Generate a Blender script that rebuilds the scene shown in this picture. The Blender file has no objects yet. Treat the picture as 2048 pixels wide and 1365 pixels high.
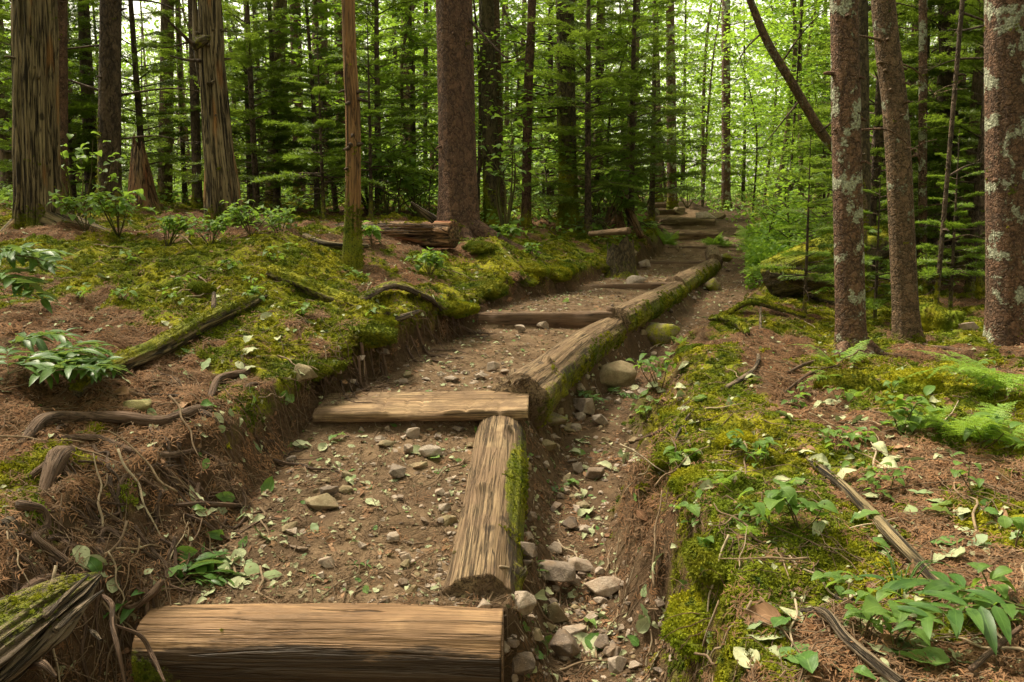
import bpy, bmesh, math, random
import numpy as np
from mathutils import Vector, Matrix

# ------------------------------------------------------------------ camera, world, sun, exposure
scene = bpy.context.scene
ZC = 1.75                      # eye height above the ground in front of the first log
PITCH = 8.0
FPX = 1707.0                   # focal length in photograph pixels (2048 wide)
CY = 682.5
cam_d = bpy.data.cameras.new('camera'); cam_d.sensor_width = 36; cam_d.lens = 36*FPX/2048
cam_d.clip_start = 0.05; cam_d.clip_end = 600
cam = bpy.data.objects.new('camera', cam_d); scene.collection.objects.link(cam)
cam.location = (0, 0, ZC); cam.rotation_euler = (math.radians(90-PITCH), 0, 0)
cam_d.dof.use_dof = False
scene.camera = cam

SUN_EL, SUN_AZ = 60.0, -55.0   # azimuth measured from +Y towards +X: light falls from ahead and a little to the left
world = bpy.data.worlds.new('World'); scene.world = world; world.use_nodes = True
wn = world.node_tree; wn.nodes.clear()
sky = wn.nodes.new('ShaderNodeTexSky'); sky.sky_type = 'NISHITA'; sky.sun_disc = False
sky.sun_elevation = math.radians(SUN_EL); sky.sun_rotation = math.radians(SUN_AZ)
sky.dust_density = 4.0; sky.air_density = 1.0
hs = wn.nodes.new('ShaderNodeHueSaturation'); hs.inputs['Saturation'].default_value = 0.16
mixw = wn.nodes.new('ShaderNodeMix'); mixw.data_type = 'RGBA'; mixw.blend_type = 'MULTIPLY'; mixw.inputs[0].default_value = 1
mixw.inputs[7].default_value = (1.0, 0.94, 0.72, 1)
bg = wn.nodes.new('ShaderNodeBackground'); bg.inputs['Strength'].default_value = 0.07
wo = wn.nodes.new('ShaderNodeOutputWorld')
wn.links.new(sky.outputs[0], hs.inputs['Color']); wn.links.new(hs.outputs[0], mixw.inputs[6])
wn.links.new(mixw.outputs[2], bg.inputs['Color']); wn.links.new(bg.outputs[0], wo.inputs['Surface'])
sd = bpy.data.lights.new('sun', 'SUN'); sd.energy = 1.5; sd.angle = math.radians(11); sd.color = (1.0, 0.90, 0.70)
sun = bpy.data.objects.new('sun', sd); scene.collection.objects.link(sun)
a, e = math.radians(SUN_AZ), math.radians(SUN_EL)
sdir = Vector((math.sin(a)*math.cos(e), math.cos(a)*math.cos(e), math.sin(e)))
sun.rotation_euler = sdir.to_track_quat('Z', 'Y').to_euler()
vs = scene.view_settings; vs.view_transform = 'Standard'; vs.look = 'None'; vs.gamma = 1.0; vs.use_curve_mapping = False
vs.exposure = 2.6
scene.cycles.max_bounces = 7; scene.cycles.diffuse_bounces = 4; scene.cycles.transmission_bounces = 4
scene.cycles.glossy_bounces = 2; scene.cycles.use_denoising = True
scene.cycles.sample_clamp_indirect = 6

rs = np.random.RandomState
random.seed(7)

# ------------------------------------------------------------------ noise
def _h(ix, iy, iz):
    h = (ix.astype(np.int64)*374761393 + iy.astype(np.int64)*668265263 + iz.astype(np.int64)*2147483647) & 0xffffffff
    h = ((h ^ (h >> 13))*1274126177) & 0xffffffff
    h = ((h ^ (h >> 16))*2246822519) & 0xffffffff
    return ((h ^ (h >> 15)) & 0xffffff)/float(0xffffff)
def vn(x, y, z=0.0):
    x = np.asarray(x, float); y = np.asarray(y, float); z = np.asarray(z, float)
    x, y, z = np.broadcast_arrays(x, y, z)
    ix, iy, iz = np.floor(x), np.floor(y), np.floor(z)
    fx, fy, fz = x-ix, y-iy, z-iz
    fx = fx*fx*(3-2*fx); fy = fy*fy*(3-2*fy); fz = fz*fz*(3-2*fz)
    r = 0
    for dx in (0, 1):
        for dy in (0, 1):
            for dz in (0, 1):
                w = (fx if dx else 1-fx)*(fy if dy else 1-fy)*(fz if dz else 1-fz)
                r = r + w*_h(ix+dx, iy+dy, iz+dz)
    return r*2-1
def fbm(x, y, z=0.0, o=3, s=1.0):
    x = np.asarray(x, float)*s; y = np.asarray(y, float)*s; z = np.asarray(z, float)*s
    r = 0; a = 0.5
    for i in range(o):
        r = r + a*vn(x+17.3*i, y-9.1*i, z+5.7*i); x = x*2.03; y = y*2.03; z = z*2.03; a *= 0.5
    return r
def sst(a, b, x): 
    t = np.clip((x-a)/(b-a), 0, 1); return t*t*(3-2*t)

# ------------------------------------------------------------------ terrain: feature lines that run along the trail
_c, _s = math.cos(math.radians(PITCH)), math.sin(math.radians(PITCH))
def P(px, py, d):
    u = (px-1024)/FPX; v = (CY-py)/FPX; k = d/(_c+v*_s)
    return Vector((u*k, d, ZC+(v*_c-_s)*k))
def xz(px, zr, d):              # x for a picture column at distance d and relative height zr
    r = zr/d; v = (_s+r*_c)/(_c-r*_s); return (px-1024)/FPX*d/(_c+v*_s)
BED = [(-6,-1.75),(2.85,-1.73),(2.95,-1.40),(4.55,-1.14),(4.68,-1.03),(5.0,-1.0),(6.9,-.865),(6.98,-.735),(9.3,-.745),(9.38,-.685),
       (12.45,-.675),(12.53,-.59),(14.45,-.56),(14.53,-.44),(16.42,-.42),(16.62,-.20),(18.42,-.17),(18.6,.02),(20.95,.10),(21.1,.26),(23.9,.31),(24.1,.48),(30,.75),(60,2),(170,6)]
_by, _bz = np.array(BED).T
LD = [(-6,-1.62),(2.0,-1.62),(2.68,-1.5),(2.86,-1.30),(2.95,-1.28)]+[(d, xz(px, z, d)) for d, px, z in [(3.7,500,-1.27),(4.55,600,-1.1),(5.3,735,-.97),(6.9,955,-.86),(9.3,1130,-.7),(12.5,1285,-.59),(14.5,1330,-.45),(16.5,1322,-.3),(18.5,1317,-.05),(21,1310,.2),(24,1298,.45),(30,1290,.75)]]+[(60,10),(170,28)]
LE = [(-6,-.02),(2.0,-.02),(2.95,.0)]+[(d, xz(px, z, d)) for d, px, z in [(4.5,1012,-1.1),(4.95,1040,-1.0),(6.85,1215,-.86),(7.0,1235,-.75),(9.4,1352,-.7),(12.4,1425,-.6),(14.5,1427,-.45),(16.5,1432,-.3),(18.5,1429,-.05),(21,1400,.2),(24,1385,.4),(30,1370,.7)]]+[(60,12),(170,32)]
LF1 = [(-6,.12,-1.85),(2.0,.12,-1.80)]+[(d, xz(px, z, d), z) for d, px, z in [(3.05,1095,-1.72),(3.7,1100,-1.6),(5.4,1125,-1.32),(7.3,1290,-1.1),(9.8,1400,-.9),(13.5,1450,-.63),(18,1445,-.1),(22,1415,.2),(30,1400,.62)]]+[(60,13,2),(170,34,6)]
LF2 = [(-6,.5,-1.85),(1.6,.40,-1.80)]+[(d, xz(px, z, d), z) for d, px, z in [(3.05,1262,-1.70),(3.7,1240,-1.58),(5.4,1235,-1.3),(7.3,1345,-1.08),(9.8,1500,-.88),(13.5,1522,-.61),(18,1505,-.08),(22,1480,.2),(30,1460,.62)]]+[(60,15,2),(170,36,6)]
LG = [(-6,.75,-1.15),(1.6,.62,-1.12)]+[(d, xz(px, z, d), z) for d, px, z in [(2.2,1470,-1.08),(3.0,1425,-1.05),(4.2,1350,-1.04),(4.8,1385,-.99),(6.2,1400,-.93),(8,1450,-.95),(9.8,1535,-.80),(13.5,1560,-.52),(18,1530,.0),(22,1510,.3),(30,1500,.75)]]+[(60,17,2),(170,40,6)]
LC = [(-6,-1.75,-1.25),(2.0,-1.74,-1.2),(2.62,-1.66,-1.12)]+[(d, xz(px, z, d), z) for d, px, z in [(2.95,60,-1.04),(3.5,300,-.97),(4.3,520,-.84),(5.3,738,-.655),(6.2,875,-.60),(6.9,935,-.59),(8.5,1085,-.50),(10.5,1215,-.50),(12.5,1265,-.38),(14.5,1305,-.23),(16.5,1305,-.07),(20,1290,.28),(24,1280,.55),(30,1270,.85)]]+[(60,9,2),(170,26,6)]
LB = [(-6,-2.9,-1.15),(1.5,-2.6,-1.12),(2.2,-2.5,-1.10),(2.9,-2.5,-.97),(3.9,-2.2,-.82),(4.6,-2.2,-.70),(5.5,-2.2,-.52),(7,-2.0,-.25),(9,-1.6,-.06),(12,-1.2,.06),(20,0,.5),(30,2,.85),(60,5,2),(170,20,6)]
LA = [(-6,-6,-.9),(2,-6,-.85),(5,-6,-.42),(7,-6,-.2),(9,-6,0),(12,-7,.15),(20,-9,.55),(30,-13,.9),(60,-30,2),(170,-90,6)]
LH = [(-6,2.0,-1.0),(3,2.0,-1.0),(5,2.2,-.99),(7,2.6,-1.02),(10,4.2,-.95),(14,5.6,-.78),(20,7,-.3),(30,9,.4),(60,24,2),(170,60,6)]
LJ = [(-6,6,-1.0),(5,6,-1.0),(7,6,-1.06),(10,7,-1.0),(14,9,-.85),(20,12,-.4),(30,18,.2),(60,36,1.8),(170,100,6)]
def _li(L, y):
    a = np.array(L); return np.interp(y, a[:, 0], a[:, 1]), np.interp(y, a[:, 0], a[:, 2])
def lines(y):
    y = np.asarray(y, float)
    bz = np.interp(y, _by, _bz)
    sm = np.interp(y, [2.7, 3.1, 5, 30], [-1.7, -1.35, -1.0, .75])
    D = np.interp(y, *np.array(LD).T); E = np.interp(y, *np.array(LE).T)
    xs = []; zs = []
    for k, (X, Z) in enumerate([_li(LA, y), _li(LB, y), _li(LC, y), (D, bz), (E, bz), _li(LF1, y), _li(LF2, y), _li(LG, y), _li(LH, y), _li(LJ, y)]):
        if xs: X = np.maximum(X, xs[-1]+0.05)
        xs.append(X); zs.append(Z)
    return xs, zs
def wob(x, y, xs):
    w = .13*fbm(x, y, 61, 2, 1.7)+.09*fbm(x, y, 63, 3, 5.5)
    a = (1-sst(-.35, .0, x-xs[3])*sst(-.2, .25, xs[5]-x))*sst(1.8, 2.6, y+0*x)
    return w*a*np.where(x > xs[5], 1.3, 1.0)
def base(x, y):
    xs, zs = lines(y)
    x = x + wob(x, y, xs)
    z = np.where(x < xs[0], zs[0], zs[-1])
    for k in range(9):
        m = (x >= xs[k]) & (x < xs[k+1])
        t = np.clip((x-xs[k])/(xs[k+1]-xs[k]), 0, 1)
        if k in (2, 6): t = .5*t+.5*t*t*(3-2*t)
        z = np.where(m, zs[k]+(zs[k+1]-zs[k])*t, z)
    return z, xs
def zones(x, y):
    xs = lines(y)[0]
    x = x + wob(x, y, xs)
    bed = sst(-.05, .05, x-xs[3])*sst(-.05, .05, xs[4]-x)
    gul = sst(-.05, .05, x-xs[4])*sst(-.1, .1, (xs[6]*.75+xs[7]*.25)-x)
    faceL = sst(-.04, .08, x-xs[2])*sst(-.03, .06, xs[3]-x)
    faceR = sst(-.02, .08, x-xs[6])*sst(-.02, .10, xs[7]-x)
    return bed, gul, faceL, faceR, xs
def H0(x, y):
    z, xs = base(x, y)
    bed, gul, fl, fr, _ = zones(x, y)
    open_ = 1-np.clip(bed+gul, 0, 1)
    far = np.clip((y-2)/10, 0.6, 2.0)
    z = z + open_*(.09*far*fbm(x, y, 0, 3, 2.2)+.075*fbm(x, y, 3, 3, 6)+.022*fbm(x, y, 7, 2, 24))
    z = z + (bed+gul)*(.022*fbm(x, y, 5, 3, 5)+.010*fbm(x, y, 9, 3, 24)) + gul*.03*fbm(x, y, 4, 2, 3)
    z = z + (fl+fr)*(.11*fbm(x, y, 11, 3, 7)+.04*fbm(x, y, 12, 2, 25))
    # mossy hummocks
    for (hx, hy, r, h) in HUM:
        z = z + h*np.exp(-(((x-hx)/r)**2+((y-hy)/(r*1.3))**2))
    return z+ZC
HUM = []
def H(x, y): return float(H0(np.array([float(x)]), np.array([float(y)]))[0])
_ds = np.concatenate([np.linspace(1.3, 12, 1400), np.linspace(12, 60, 700)])
def G(px, py, dz=0.0, dmin=1.3):
    u = (px-1024)/FPX; v = (CY-py)/FPX; k = _ds/(_c+v*_s)
    X = u*k; Z = ZC+(v*_c-_s)*k
    h = H0(X, _ds)
    b = np.where((Z < h) & (_ds > dmin))[0]
    i = b[0] if len(b) else len(_ds)-1
    return Vector((X[i], _ds[i], h[i]+dz))
for (px, py, r, h) in [(1840,770,.26,.10),(1700,735,.22,.06),(1430,720,.3,.08),(1500,880,.3,.05),(1480,1080,.3,.06),(110,480,.5,.12),(520,520,.5,.10),(1130,480,.5,.10),(830,600,.35,.05),(380,590,.12,.04),(1000,510,.35,.12),(900,480,.4,.0),(60,830,.3,.05)]:
    g = G(px, py); HUM.append((g.x, g.y, r, h))

_MB = []      # moss / litter patches read off the photograph: (x, y, radius, sign)
for (px, py, r, s) in [(330,590,150,1.2),(250,540,130,.8),(500,610,120,1),(640,610,110,.9),(560,500,100,1),(700,520,90,1),(120,520,120,.8),(880,600,70,1.2),(1000,530,90,1.3),(1130,500,120,1.0),(900,550,60,1),
                       (150,680,150,-1.3),(60,640,100,-1),(300,690,110,-1.1),(230,560,60,.2),(60,950,90,1),(200,880,70,.4),(330,900,120,-1.0),
                       (1420,760,110,1.2),(1480,850,130,1.3),(1560,920,120,1.0),(1400,900,110,1),(1430,1050,120,.8),(1560,1050,110,.9),(1450,1250,110,1.5),(1600,1120,110,.8),(1420,1340,80,1.4),(1700,1150,90,.8),(1440,700,60,1.2),
                       (1500,720,80,-1),(1600,780,120,-1.2),(1560,690,110,-1.1),(1700,850,110,-1.2),(1850,900,130,-.9),(1850,1050,160,-1.3),(1950,1150,140,-1.3),(1740,1260,120,-1.0),(1640,1300,90,-.9),
                       (1850,770,90,1.5),(1700,740,90,1.3),(1940,780,70,.8),(1950,1010,70,.7),(1400,640,40,1)]:
    g = G(px, py); _MB.append((g.x, g.y, r/FPX*g.y*1.05, s))
def mossy(x, y):
    bed, gul, fl, fr, xs = zones(x, y)
    v = .27+1.5*fbm(x, y, 2, 4, 1.5)+.9*fbm(x, y, 6, 3, 7)
    for (mx, my, r, s) in _MB:
        v = v + .75*s*np.exp(-(((x-mx)/r)**2+((y-my)/(r*2.0))**2))
    v = v - .16*(x < xs[2])
    v = v + .35*np.exp(-((x-xs[7]-.08)/.2)**2)+.3*np.exp(-((x-xs[2]+.12)/.2)**2)*(y > 4.2)
    m = sst(.05, .45, v)
    return m*(1-np.clip(bed+gul, 0, 1))*(1-sst(.15, .45, (x+wob(x, y, xs)-xs[2])/(xs[3]-xs[2]))*(x < xs[3]+.2))*(1-.85*fr*sst(-.4, .15, fbm(x, y, 15, 3, 6))), v

# ------------------------------------------------------------------ object helpers
COL = scene.collection
def meshdata(name, V, F, mat=None, smooth=True, pt=None, uv=None):
    """V: Nx3 array, F: list of faces or MxK array"""
    me = bpy.data.meshes.new(name)
    V = np.asarray(V, dtype=np.float32)
    if isinstance(F, np.ndarray):
        n, k = F.shape
        me.vertices.add(len(V)); me.vertices.foreach_set('co', V.ravel())
        me.loops.add(n*k); me.loops.foreach_set('vertex_index', F.ravel().astype(np.int32))
        me.polygons.add(n); me.polygons.foreach_set('loop_start', np.arange(0, n*k, k, dtype=np.int32))
        me.update(calc_edges=True)
    else:
        me.from_pydata([tuple(map(float, v)) for v in V], [], [tuple(f) for f in F]); me.update()
    me.polygons.foreach_set('use_smooth', np.full(len(me.polygons), smooth, dtype=bool))
    for k, a in (pt or {}).items():
        a = np.asarray(a, dtype=np.float32)
        if a.ndim == 1: at = me.attributes.new(k, 'FLOAT', 'POINT'); at.data.foreach_set('value', a)
        else: at = me.attributes.new(k, 'FLOAT_VECTOR', 'POINT'); at.data.foreach_set('vector', a.ravel())
    if mat: me.materials.append(mat)
    me.update()
    return me
def link(name, me, parent=None, loc=(0,0,0), rot=(0,0,0), sc=1.0):
    o = bpy.data.objects.new(name, me); COL.objects.link(o)
    o.location = loc; o.rotation_euler = rot
    o.scale = (sc, sc, sc) if not hasattr(sc, '__len__') else sc
    if parent is not None: o.parent = parent
    return o
def tag(o, label=None, cat=None, group=None, kind=None):
    if label: o['label'] = label
    if cat: o['category'] = cat
    if group: o['group'] = group
    if kind: o['kind'] = kind
    return o
def empty(name, loc=(0,0,0), rz=0, sc=1):
    o = bpy.data.objects.new(name, None); COL.objects.link(o); o.location = loc; o.rotation_euler = (0,0,rz)
    o.scale = (sc, sc, sc); o.empty_display_size = .1
    return o
KIDS = {}
def copy_tree(o, loc, rz=0, sc=1, tilt=(0,0)):
    r = o.copy(); COL.objects.link(r); r.location = loc; r.rotation_euler = (tilt[0], tilt[1], rz)
    r.scale = (sc, sc, sc)
    for ch in o.children:
        c = ch.copy(); COL.objects.link(c); c.parent = r
        for g in ch.children:
            d = g.copy(); COL.objects.link(d); d.parent = c
    return r
def spline(pts, n):
    """Catmull-Rom resample to n points"""
    p = np.array([tuple(q) for q in pts], float)
    if len(p) == 2: t = np.linspace(0, 1, n)[:, None]; return p[0]*(1-t)+p[1]*t
    p = np.vstack([2*p[0]-p[1], p, 2*p[-1]-p[-2]])
    m = len(p)-3; u = np.linspace(0, m-1e-6, n); i = u.astype(int); t = (u-i)[:, None]
    a, b, c, d = p[i], p[i+1], p[i+2], p[i+3]
    return .5*((2*b)+(-a+c)*t+(2*a-5*b+4*c-d)*t*t+(-a+3*b-3*c+d)*t**3)
def tube(pts, rad, n=24, seg=12, disp=None, caps=True, ell=None, moss=None, resample=True, wet=None):  # wet: weight of painted shade and damp stain
    """Swept tube. rad: list of radii along pts. disp(th, l, R)->radial multiplier. returns V, F(list), attrs"""
    C = spline(pts, n) if resample else np.array([tuple(q) for q in pts], float)
    n = len(C)
    R = np.interp(np.linspace(0, 1, n), np.linspace(0, 1, len(rad)), rad)
    T = np.gradient(C, axis=0); T /= np.linalg.norm(T, axis=1)[:, None]+1e-9
    L = np.concatenate([[0], np.cumsum(np.linalg.norm(np.diff(C, axis=0), axis=1))])
    up = np.array([0, 0, 1.0]) if abs(T[0][2]) < .9 else np.array([0, 1.0, 0])
    N = np.zeros_like(C); B = np.zeros_like(C)
    nv = up-T[0]*np.dot(up, T[0]); nv /= np.linalg.norm(nv)
    for i in range(n):
        nv = nv-T[i]*np.dot(nv, T[i]); nv /= np.linalg.norm(nv)+1e-9
        N[i] = nv; B[i] = np.cross(T[i], nv)
    th = np.linspace(0, 2*np.pi, seg, endpoint=False)
    TH, LL = np.meshgrid(th, L); RR = np.repeat(R[:, None], seg, 1)
    mul = disp(TH, LL, RR) if disp is not None else 1.0
    e1, e2 = ell if ell else (1, 1)
    rr = RR*mul
    V = C[:, None, :]+rr[..., None]*(np.cos(TH)[..., None]*e1*N[:, None, :]+np.sin(TH)[..., None]*e2*B[:, None, :])
    rm = float(np.mean(R))
    tc = np.stack([np.cos(TH)*rm, np.sin(TH)*rm, LL], -1).reshape(-1, 3)
    nrm = (np.cos(TH)[..., None]*N[:, None, :]+np.sin(TH)[..., None]*B[:, None, :]).reshape(-1, 3)
    V = V.reshape(-1, 3)
    i, j = np.meshgrid(np.arange(n-1), np.arange(seg), indexing='ij')
    a_ = (i*seg+j).ravel(); b_ = (i*seg+(j+1) % seg).ravel()
    F = np.stack([a_, b_, b_+seg, a_+seg], 1)
    ms = np.zeros(len(V)) if moss is None else np.clip(moss(V, nrm, tc), 0, 1)
    SHADE_WT = np.zeros(len(V)) if wet is None else np.clip(wet(V, nrm, tc), 0, 1)  # per-vertex weight of shade and stain painted on logs
    if caps:
        SHADE_WT = np.append(SHADE_WT, [0, 0])
        V = np.vstack([V, C[0]-T[0]*R[0]*.02, C[-1]+T[-1]*R[-1]*.02]); k = len(V)-2
        tc = np.vstack([tc, [0, 0, 0], [0, 0, L[-1]]]); ms = np.append(ms, [0, 0])
        Fc = [(k, (q+1) % seg, q, k) for q in range(seg)]; o_ = (n-1)*seg
        Fl = [list(f) for f in F.tolist()]+[[k, (q+1) % seg, q] for q in range(seg)]+[[k+1, o_+q, o_+(q+1) % seg] for q in range(seg)]
        return V, Fl, {'tc': tc, 'ms': ms, 'wt': SHADE_WT}
    return V, F, {'tc': tc, 'ms': ms, 'wt': SHADE_WT}
MOSSY = []; hold_moss = False
def tube_obj(name, pts, rad, mat, parent=None, **kw):
    V, F, A = tube(pts, rad, **kw)
    if A['ms'].max() > .3 and not hold_moss:
        Fq = np.array([f for f in (F.tolist() if isinstance(F, np.ndarray) else F) if len(f) == 4]); 
        p0, p1, p2, p3 = (V[Fq[:, k]] for k in range(4)); nn = np.cross(p2-p0, p3-p1); ar = np.linalg.norm(nn, axis=1)+1e-12
        off = np.array(parent.location) if parent is not None else 0
        MOSSY.append(((p0+p1+p2+p3)/4+off, nn/ar[:, None], ar/2, A['ms'][Fq].mean(1)))
    return link(name, meshdata(name, V, F, mat, True, A), parent)
class Acc:                        # gathers pieces that are too small to pick apart into one mesh
    def __init__(s): s.V = []; s.F = []; s.n = 0; s.cv = []; s.tc = []
    def add(s, V, F, cv=0.0, tc=None):
        V = np.asarray(V, float); s.V.append(V); s.F.append(np.asarray(F)+s.n); s.n += len(V)
        s.cv.append(np.full(len(V), cv) if np.isscalar(cv) else cv)
        s.tc.append(V if tc is None else tc)
    def mesh(s, name, mat, smooth=False):
        return meshdata(name, np.vstack(s.V), np.vstack(s.F), mat, smooth, {'cv': np.concatenate(s.cv), 'tc': np.vstack(s.tc), 'ms': np.zeros(s.n)})
def thin(pts, r0, r1, seg=3, n=None):
    """light tube, triangles only"""
    V, F, A = tube(pts, [r0, r1], n=n or max(len(pts), 3), seg=seg, caps=False, resample=len(pts) > 1 and n is not None)
    F = np.vstack([F[:, [0, 1, 2]], F[:, [0, 2, 3]]])
    return V, F, A['tc']

# ------------------------------------------------------------------ materials
def newmat(name):
    m = bpy.data.materials.new(name); m.use_nodes = True; nt = m.node_tree; nt.nodes.clear()
    return m, nt
class N:
    def __init__(s, nt): s.nt = nt
    def node(s, t, **kw):
        n = s.nt.nodes.new(t)
        for k, v in kw.items(): setattr(n, k, v)
        return n
    def put(s, sock, v):
        if hasattr(v, 'is_output') or isinstance(v, bpy.types.NodeSocket): s.nt.links.new(v, sock)
        elif isinstance(v, (tuple, list)) and len(v) == 3 and sock.type == 'RGBA': sock.default_value = (*v, 1)
        else: sock.default_value = v
    def attr(s, name, out='Vector'):
        n = s.node('ShaderNodeAttribute', attribute_name=name); return n.outputs[out]
    def math(s, op, a, b=0.0, c=None, clamp=False):
        n = s.node('ShaderNodeMath', operation=op, use_clamp=clamp); s.put(n.inputs[0], a); s.put(n.inputs[1], b)
        if c is not None: s.put(n.inputs[2], c)
        return n.outputs[0]
    def mapv(s, vec, scale):
        n = s.node('ShaderNodeMapping'); s.put(n.inputs['Vector'], vec); n.inputs['Scale'].default_value = scale; return n.outputs[0]
    def noise(s, vec, scale, detail=3, rough=.55, dist=0.0, out='Fac'):
        n = s.node('ShaderNodeTexNoise'); s.put(n.inputs['Vector'], vec); n.inputs['Scale'].default_value = scale
        n.inputs['Detail'].default_value = detail; n.inputs['Roughness'].default_value = rough; n.inputs['Distortion'].default_value = dist
        return n.outputs[out]
    def vor(s, vec, scale, feature='F1', out='Distance', rnd=1.0):
        n = s.node('ShaderNodeTexVoronoi', feature=feature); s.put(n.inputs['Vector'], vec); n.inputs['Scale'].default_value = scale
        n.inputs['Randomness'].default_value = rnd; return n.outputs[out]
    def ramp(s, f, a, b):
        n = s.node('ShaderNodeMapRange', interpolation_type='SMOOTHSTEP'); s.put(n.inputs[0], f); n.inputs[1].default_value = a; n.inputs[2].default_value = b
        return n.outputs[0]
    def mix(s, f, a, b, bt='MIX'):
        n = s.node('ShaderNodeMix', data_type='RGBA', blend_type=bt); s.put(n.inputs[0], f); s.put(n.inputs[6], a); s.put(n.inputs[7], b); return n.outputs[2]
    def bump(s, h, strength=.5, dist=.01, nrm=None):
        n = s.node('ShaderNodeBump'); s.put(n.inputs['Height'], h); n.inputs['Strength'].default_value = strength; n.inputs['Distance'].default_value = dist
        if nrm is not None: s.put(n.inputs['Normal'], nrm)
        return n.outputs[0]
    def bsdf(s, col, rough=.85, nrm=None, spec=.25):
        n = s.node('ShaderNodeBsdfPrincipled'); s.put(n.inputs['Base Color'], col); s.put(n.inputs['Roughness'], rough)
        n.inputs['Specular IOR Level'].default_value = spec
        if nrm is not None: s.put(n.inputs['Normal'], nrm)
        return n.outputs[0]
    def out(s, sh):
        n = s.node('ShaderNodeOutputMaterial'); s.nt.links.new(sh, n.inputs['Surface'])
    def pos(s): return s.node('ShaderNodeNewGeometry').outputs['Position']
    def rnd(s): return s.node('ShaderNodeObjectInfo').outputs['Random']

MOSS_A, MOSS_B, MOSS_D = (.27, .25, .012), (.13, .16, .010), (.040, .045, .008)
def mosscol(n, pos):
    c = n.mix(n.ramp(n.noise(pos, 3.2, 4), .35, .65), MOSS_A, MOSS_B)
    return n.mix(n.ramp(n.noise(pos, 90, 2), .48, .72), c, MOSS_D)
def ground_mat():
    m, nt = newmat('forest_floor_soil'); n = N(nt); p = n.pos(); a = n.node('ShaderNodeSeparateXYZ'); n.put(a.inputs[0], n.attr('mask'))
    moss, red, dirt = a.outputs
    d = n.mix(n.ramp(n.noise(p, 5, 5, .65), .35, .68), (.125, .079, .046), (.235, .156, .095))
    d = n.mix(n.ramp(n.noise(p, 34, 5, .7), .50, .70), d, (.105, .062, .036))
    d = n.mix(n.ramp(n.vor(p, 60), .0, .22), (.30, .215, .145), d)
    h = n.mix(n.ramp(n.noise(p, 14, 5, .7), .35, .65), (.030, .018, .010), (.085, .050, .028))
    r = n.mix(n.ramp(n.noise(p, 60, 4, .7), .38, .62), (.050, .027, .015), (.19, .092, .045))
    r = n.mix(n.ramp(n.noise(p, 8, 3), .45, .7), r, (.07, .045, .022))
    d = n.mix(n.math('MULTIPLY', n.ramp(n.noise(p, 1.7, 4, .6), .45, .68), .7), d, (.085, .053, .034))
    c = n.mix(dirt, h, d)
    c = n.mix(red, c, r)
    mm = n.math('MULTIPLY', moss, n.ramp(n.noise(p, 45, 3), .30, .5))
    c = n.mix(mm, c, mosscol(n, p))
    hh = n.math('ADD', n.noise(p, 30, 6, .7), n.math('MULTIPLY', n.noise(p, 130, 4, .7), .5))
    n.out(n.bsdf(c, .95, n.bump(hh, .8, .02), .12)); return m
def wood_mat(name, ca, cb, cd, grain=(45, 45, 2.2), moss=1.0, dark=.5, orange=None, bump=.9, dirt=None, rough=.8, bd=.02):
    m, nt = newmat(name); n = N(nt); tc = n.attr('tc'); p = n.pos()
    g = n.noise(n.mapv(tc, grain), 1.0, 5, .65, .6)
    g2 = n.noise(n.mapv(tc, (grain[0]*3, grain[1]*3, grain[2]*2)), 1.0, 3, .6)
    big = n.noise(n.mapv(tc, (6, 6, 2)), 1.0, 4, .6)
    c = n.mix(n.ramp(big, .35, .65), ca, cb)
    c = n.mix(n.math('MULTIPLY', n.ramp(g, .47, .62), dark), c, cd)
    c = n.mix(n.math('MULTIPLY', n.ramp(g2, .52, .7), .45), c, cd)
    ck = n.noise(n.mapv(tc, (grain[0]*.55, grain[1]*.55, grain[2]*.45)), 1.0, 4, .5, 1.2)
    c = n.mix(n.math('MULTIPLY', n.ramp(n.math('ABSOLUTE', n.math('SUBTRACT', ck, .5)), .028, .004), .8), c, tuple(x*.5 for x in cd))
    kv = n.vor(n.mapv(tc, (1.0, 1.0, .55)), 4.5); kn = n.ramp(n.math('ADD', kv, n.math('MULTIPLY', n.noise(tc, 40, 2), .04)), .135, .085); c = n.mix(n.math('MULTIPLY', kn, .75), c, tuple(x*.6 for x in cd))
    if orange: c = n.mix(n.math('MULTIPLY', n.ramp(n.noise(n.mapv(tc, (9, 9, 1.2)), 1.0, 3), .55, .68), .8), c, orange)
    if dirt: c = n.mix(n.math('MULTIPLY', n.ramp(n.noise(p, 6, 4, .65), .42, .62), .85), c, dirt)
    c = n.mix(n.math('MULTIPLY', n.ramp(n.math('ADD', n.attr('wt', 'Fac'), n.math('MULTIPLY', n.math('SUBTRACT', n.noise(n.mapv(tc, (11, 11, 1.6)), 1.0, 6, .7), .5), 2.0)), .45, .62), .86), c, (.028, .017, .010))  # streaky dark tint: painted shade on log sides, with damp stain
    ms = n.math('MULTIPLY', n.attr('ms', 'Fac'), moss)
    mf = n.ramp(n.math('ADD', ms, n.math('MULTIPLY', n.math('SUBTRACT', n.noise(p, 22, 4, .7), .5), .9)), .38, .62)
    c = n.mix(mf, c, mosscol(n, p))
    hh = n.math('ADD', n.math('MULTIPLY', g, 1.0), n.math('MULTIPLY', g2, .35))
    hh = n.math('ADD', hh, n.math('MULTIPLY', n.ramp(n.math('ABSOLUTE', n.math('SUBTRACT', ck, .5)), .0, .04), .8))
    hh = n.math('ADD', hh, n.math('MULTIPLY', n.math('MULTIPLY', mf, n.noise(p, 140, 2)), 1.2))
    n.out(n.bsdf(c, rough, n.bump(hh, bump, bd), .25)); return m
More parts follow.
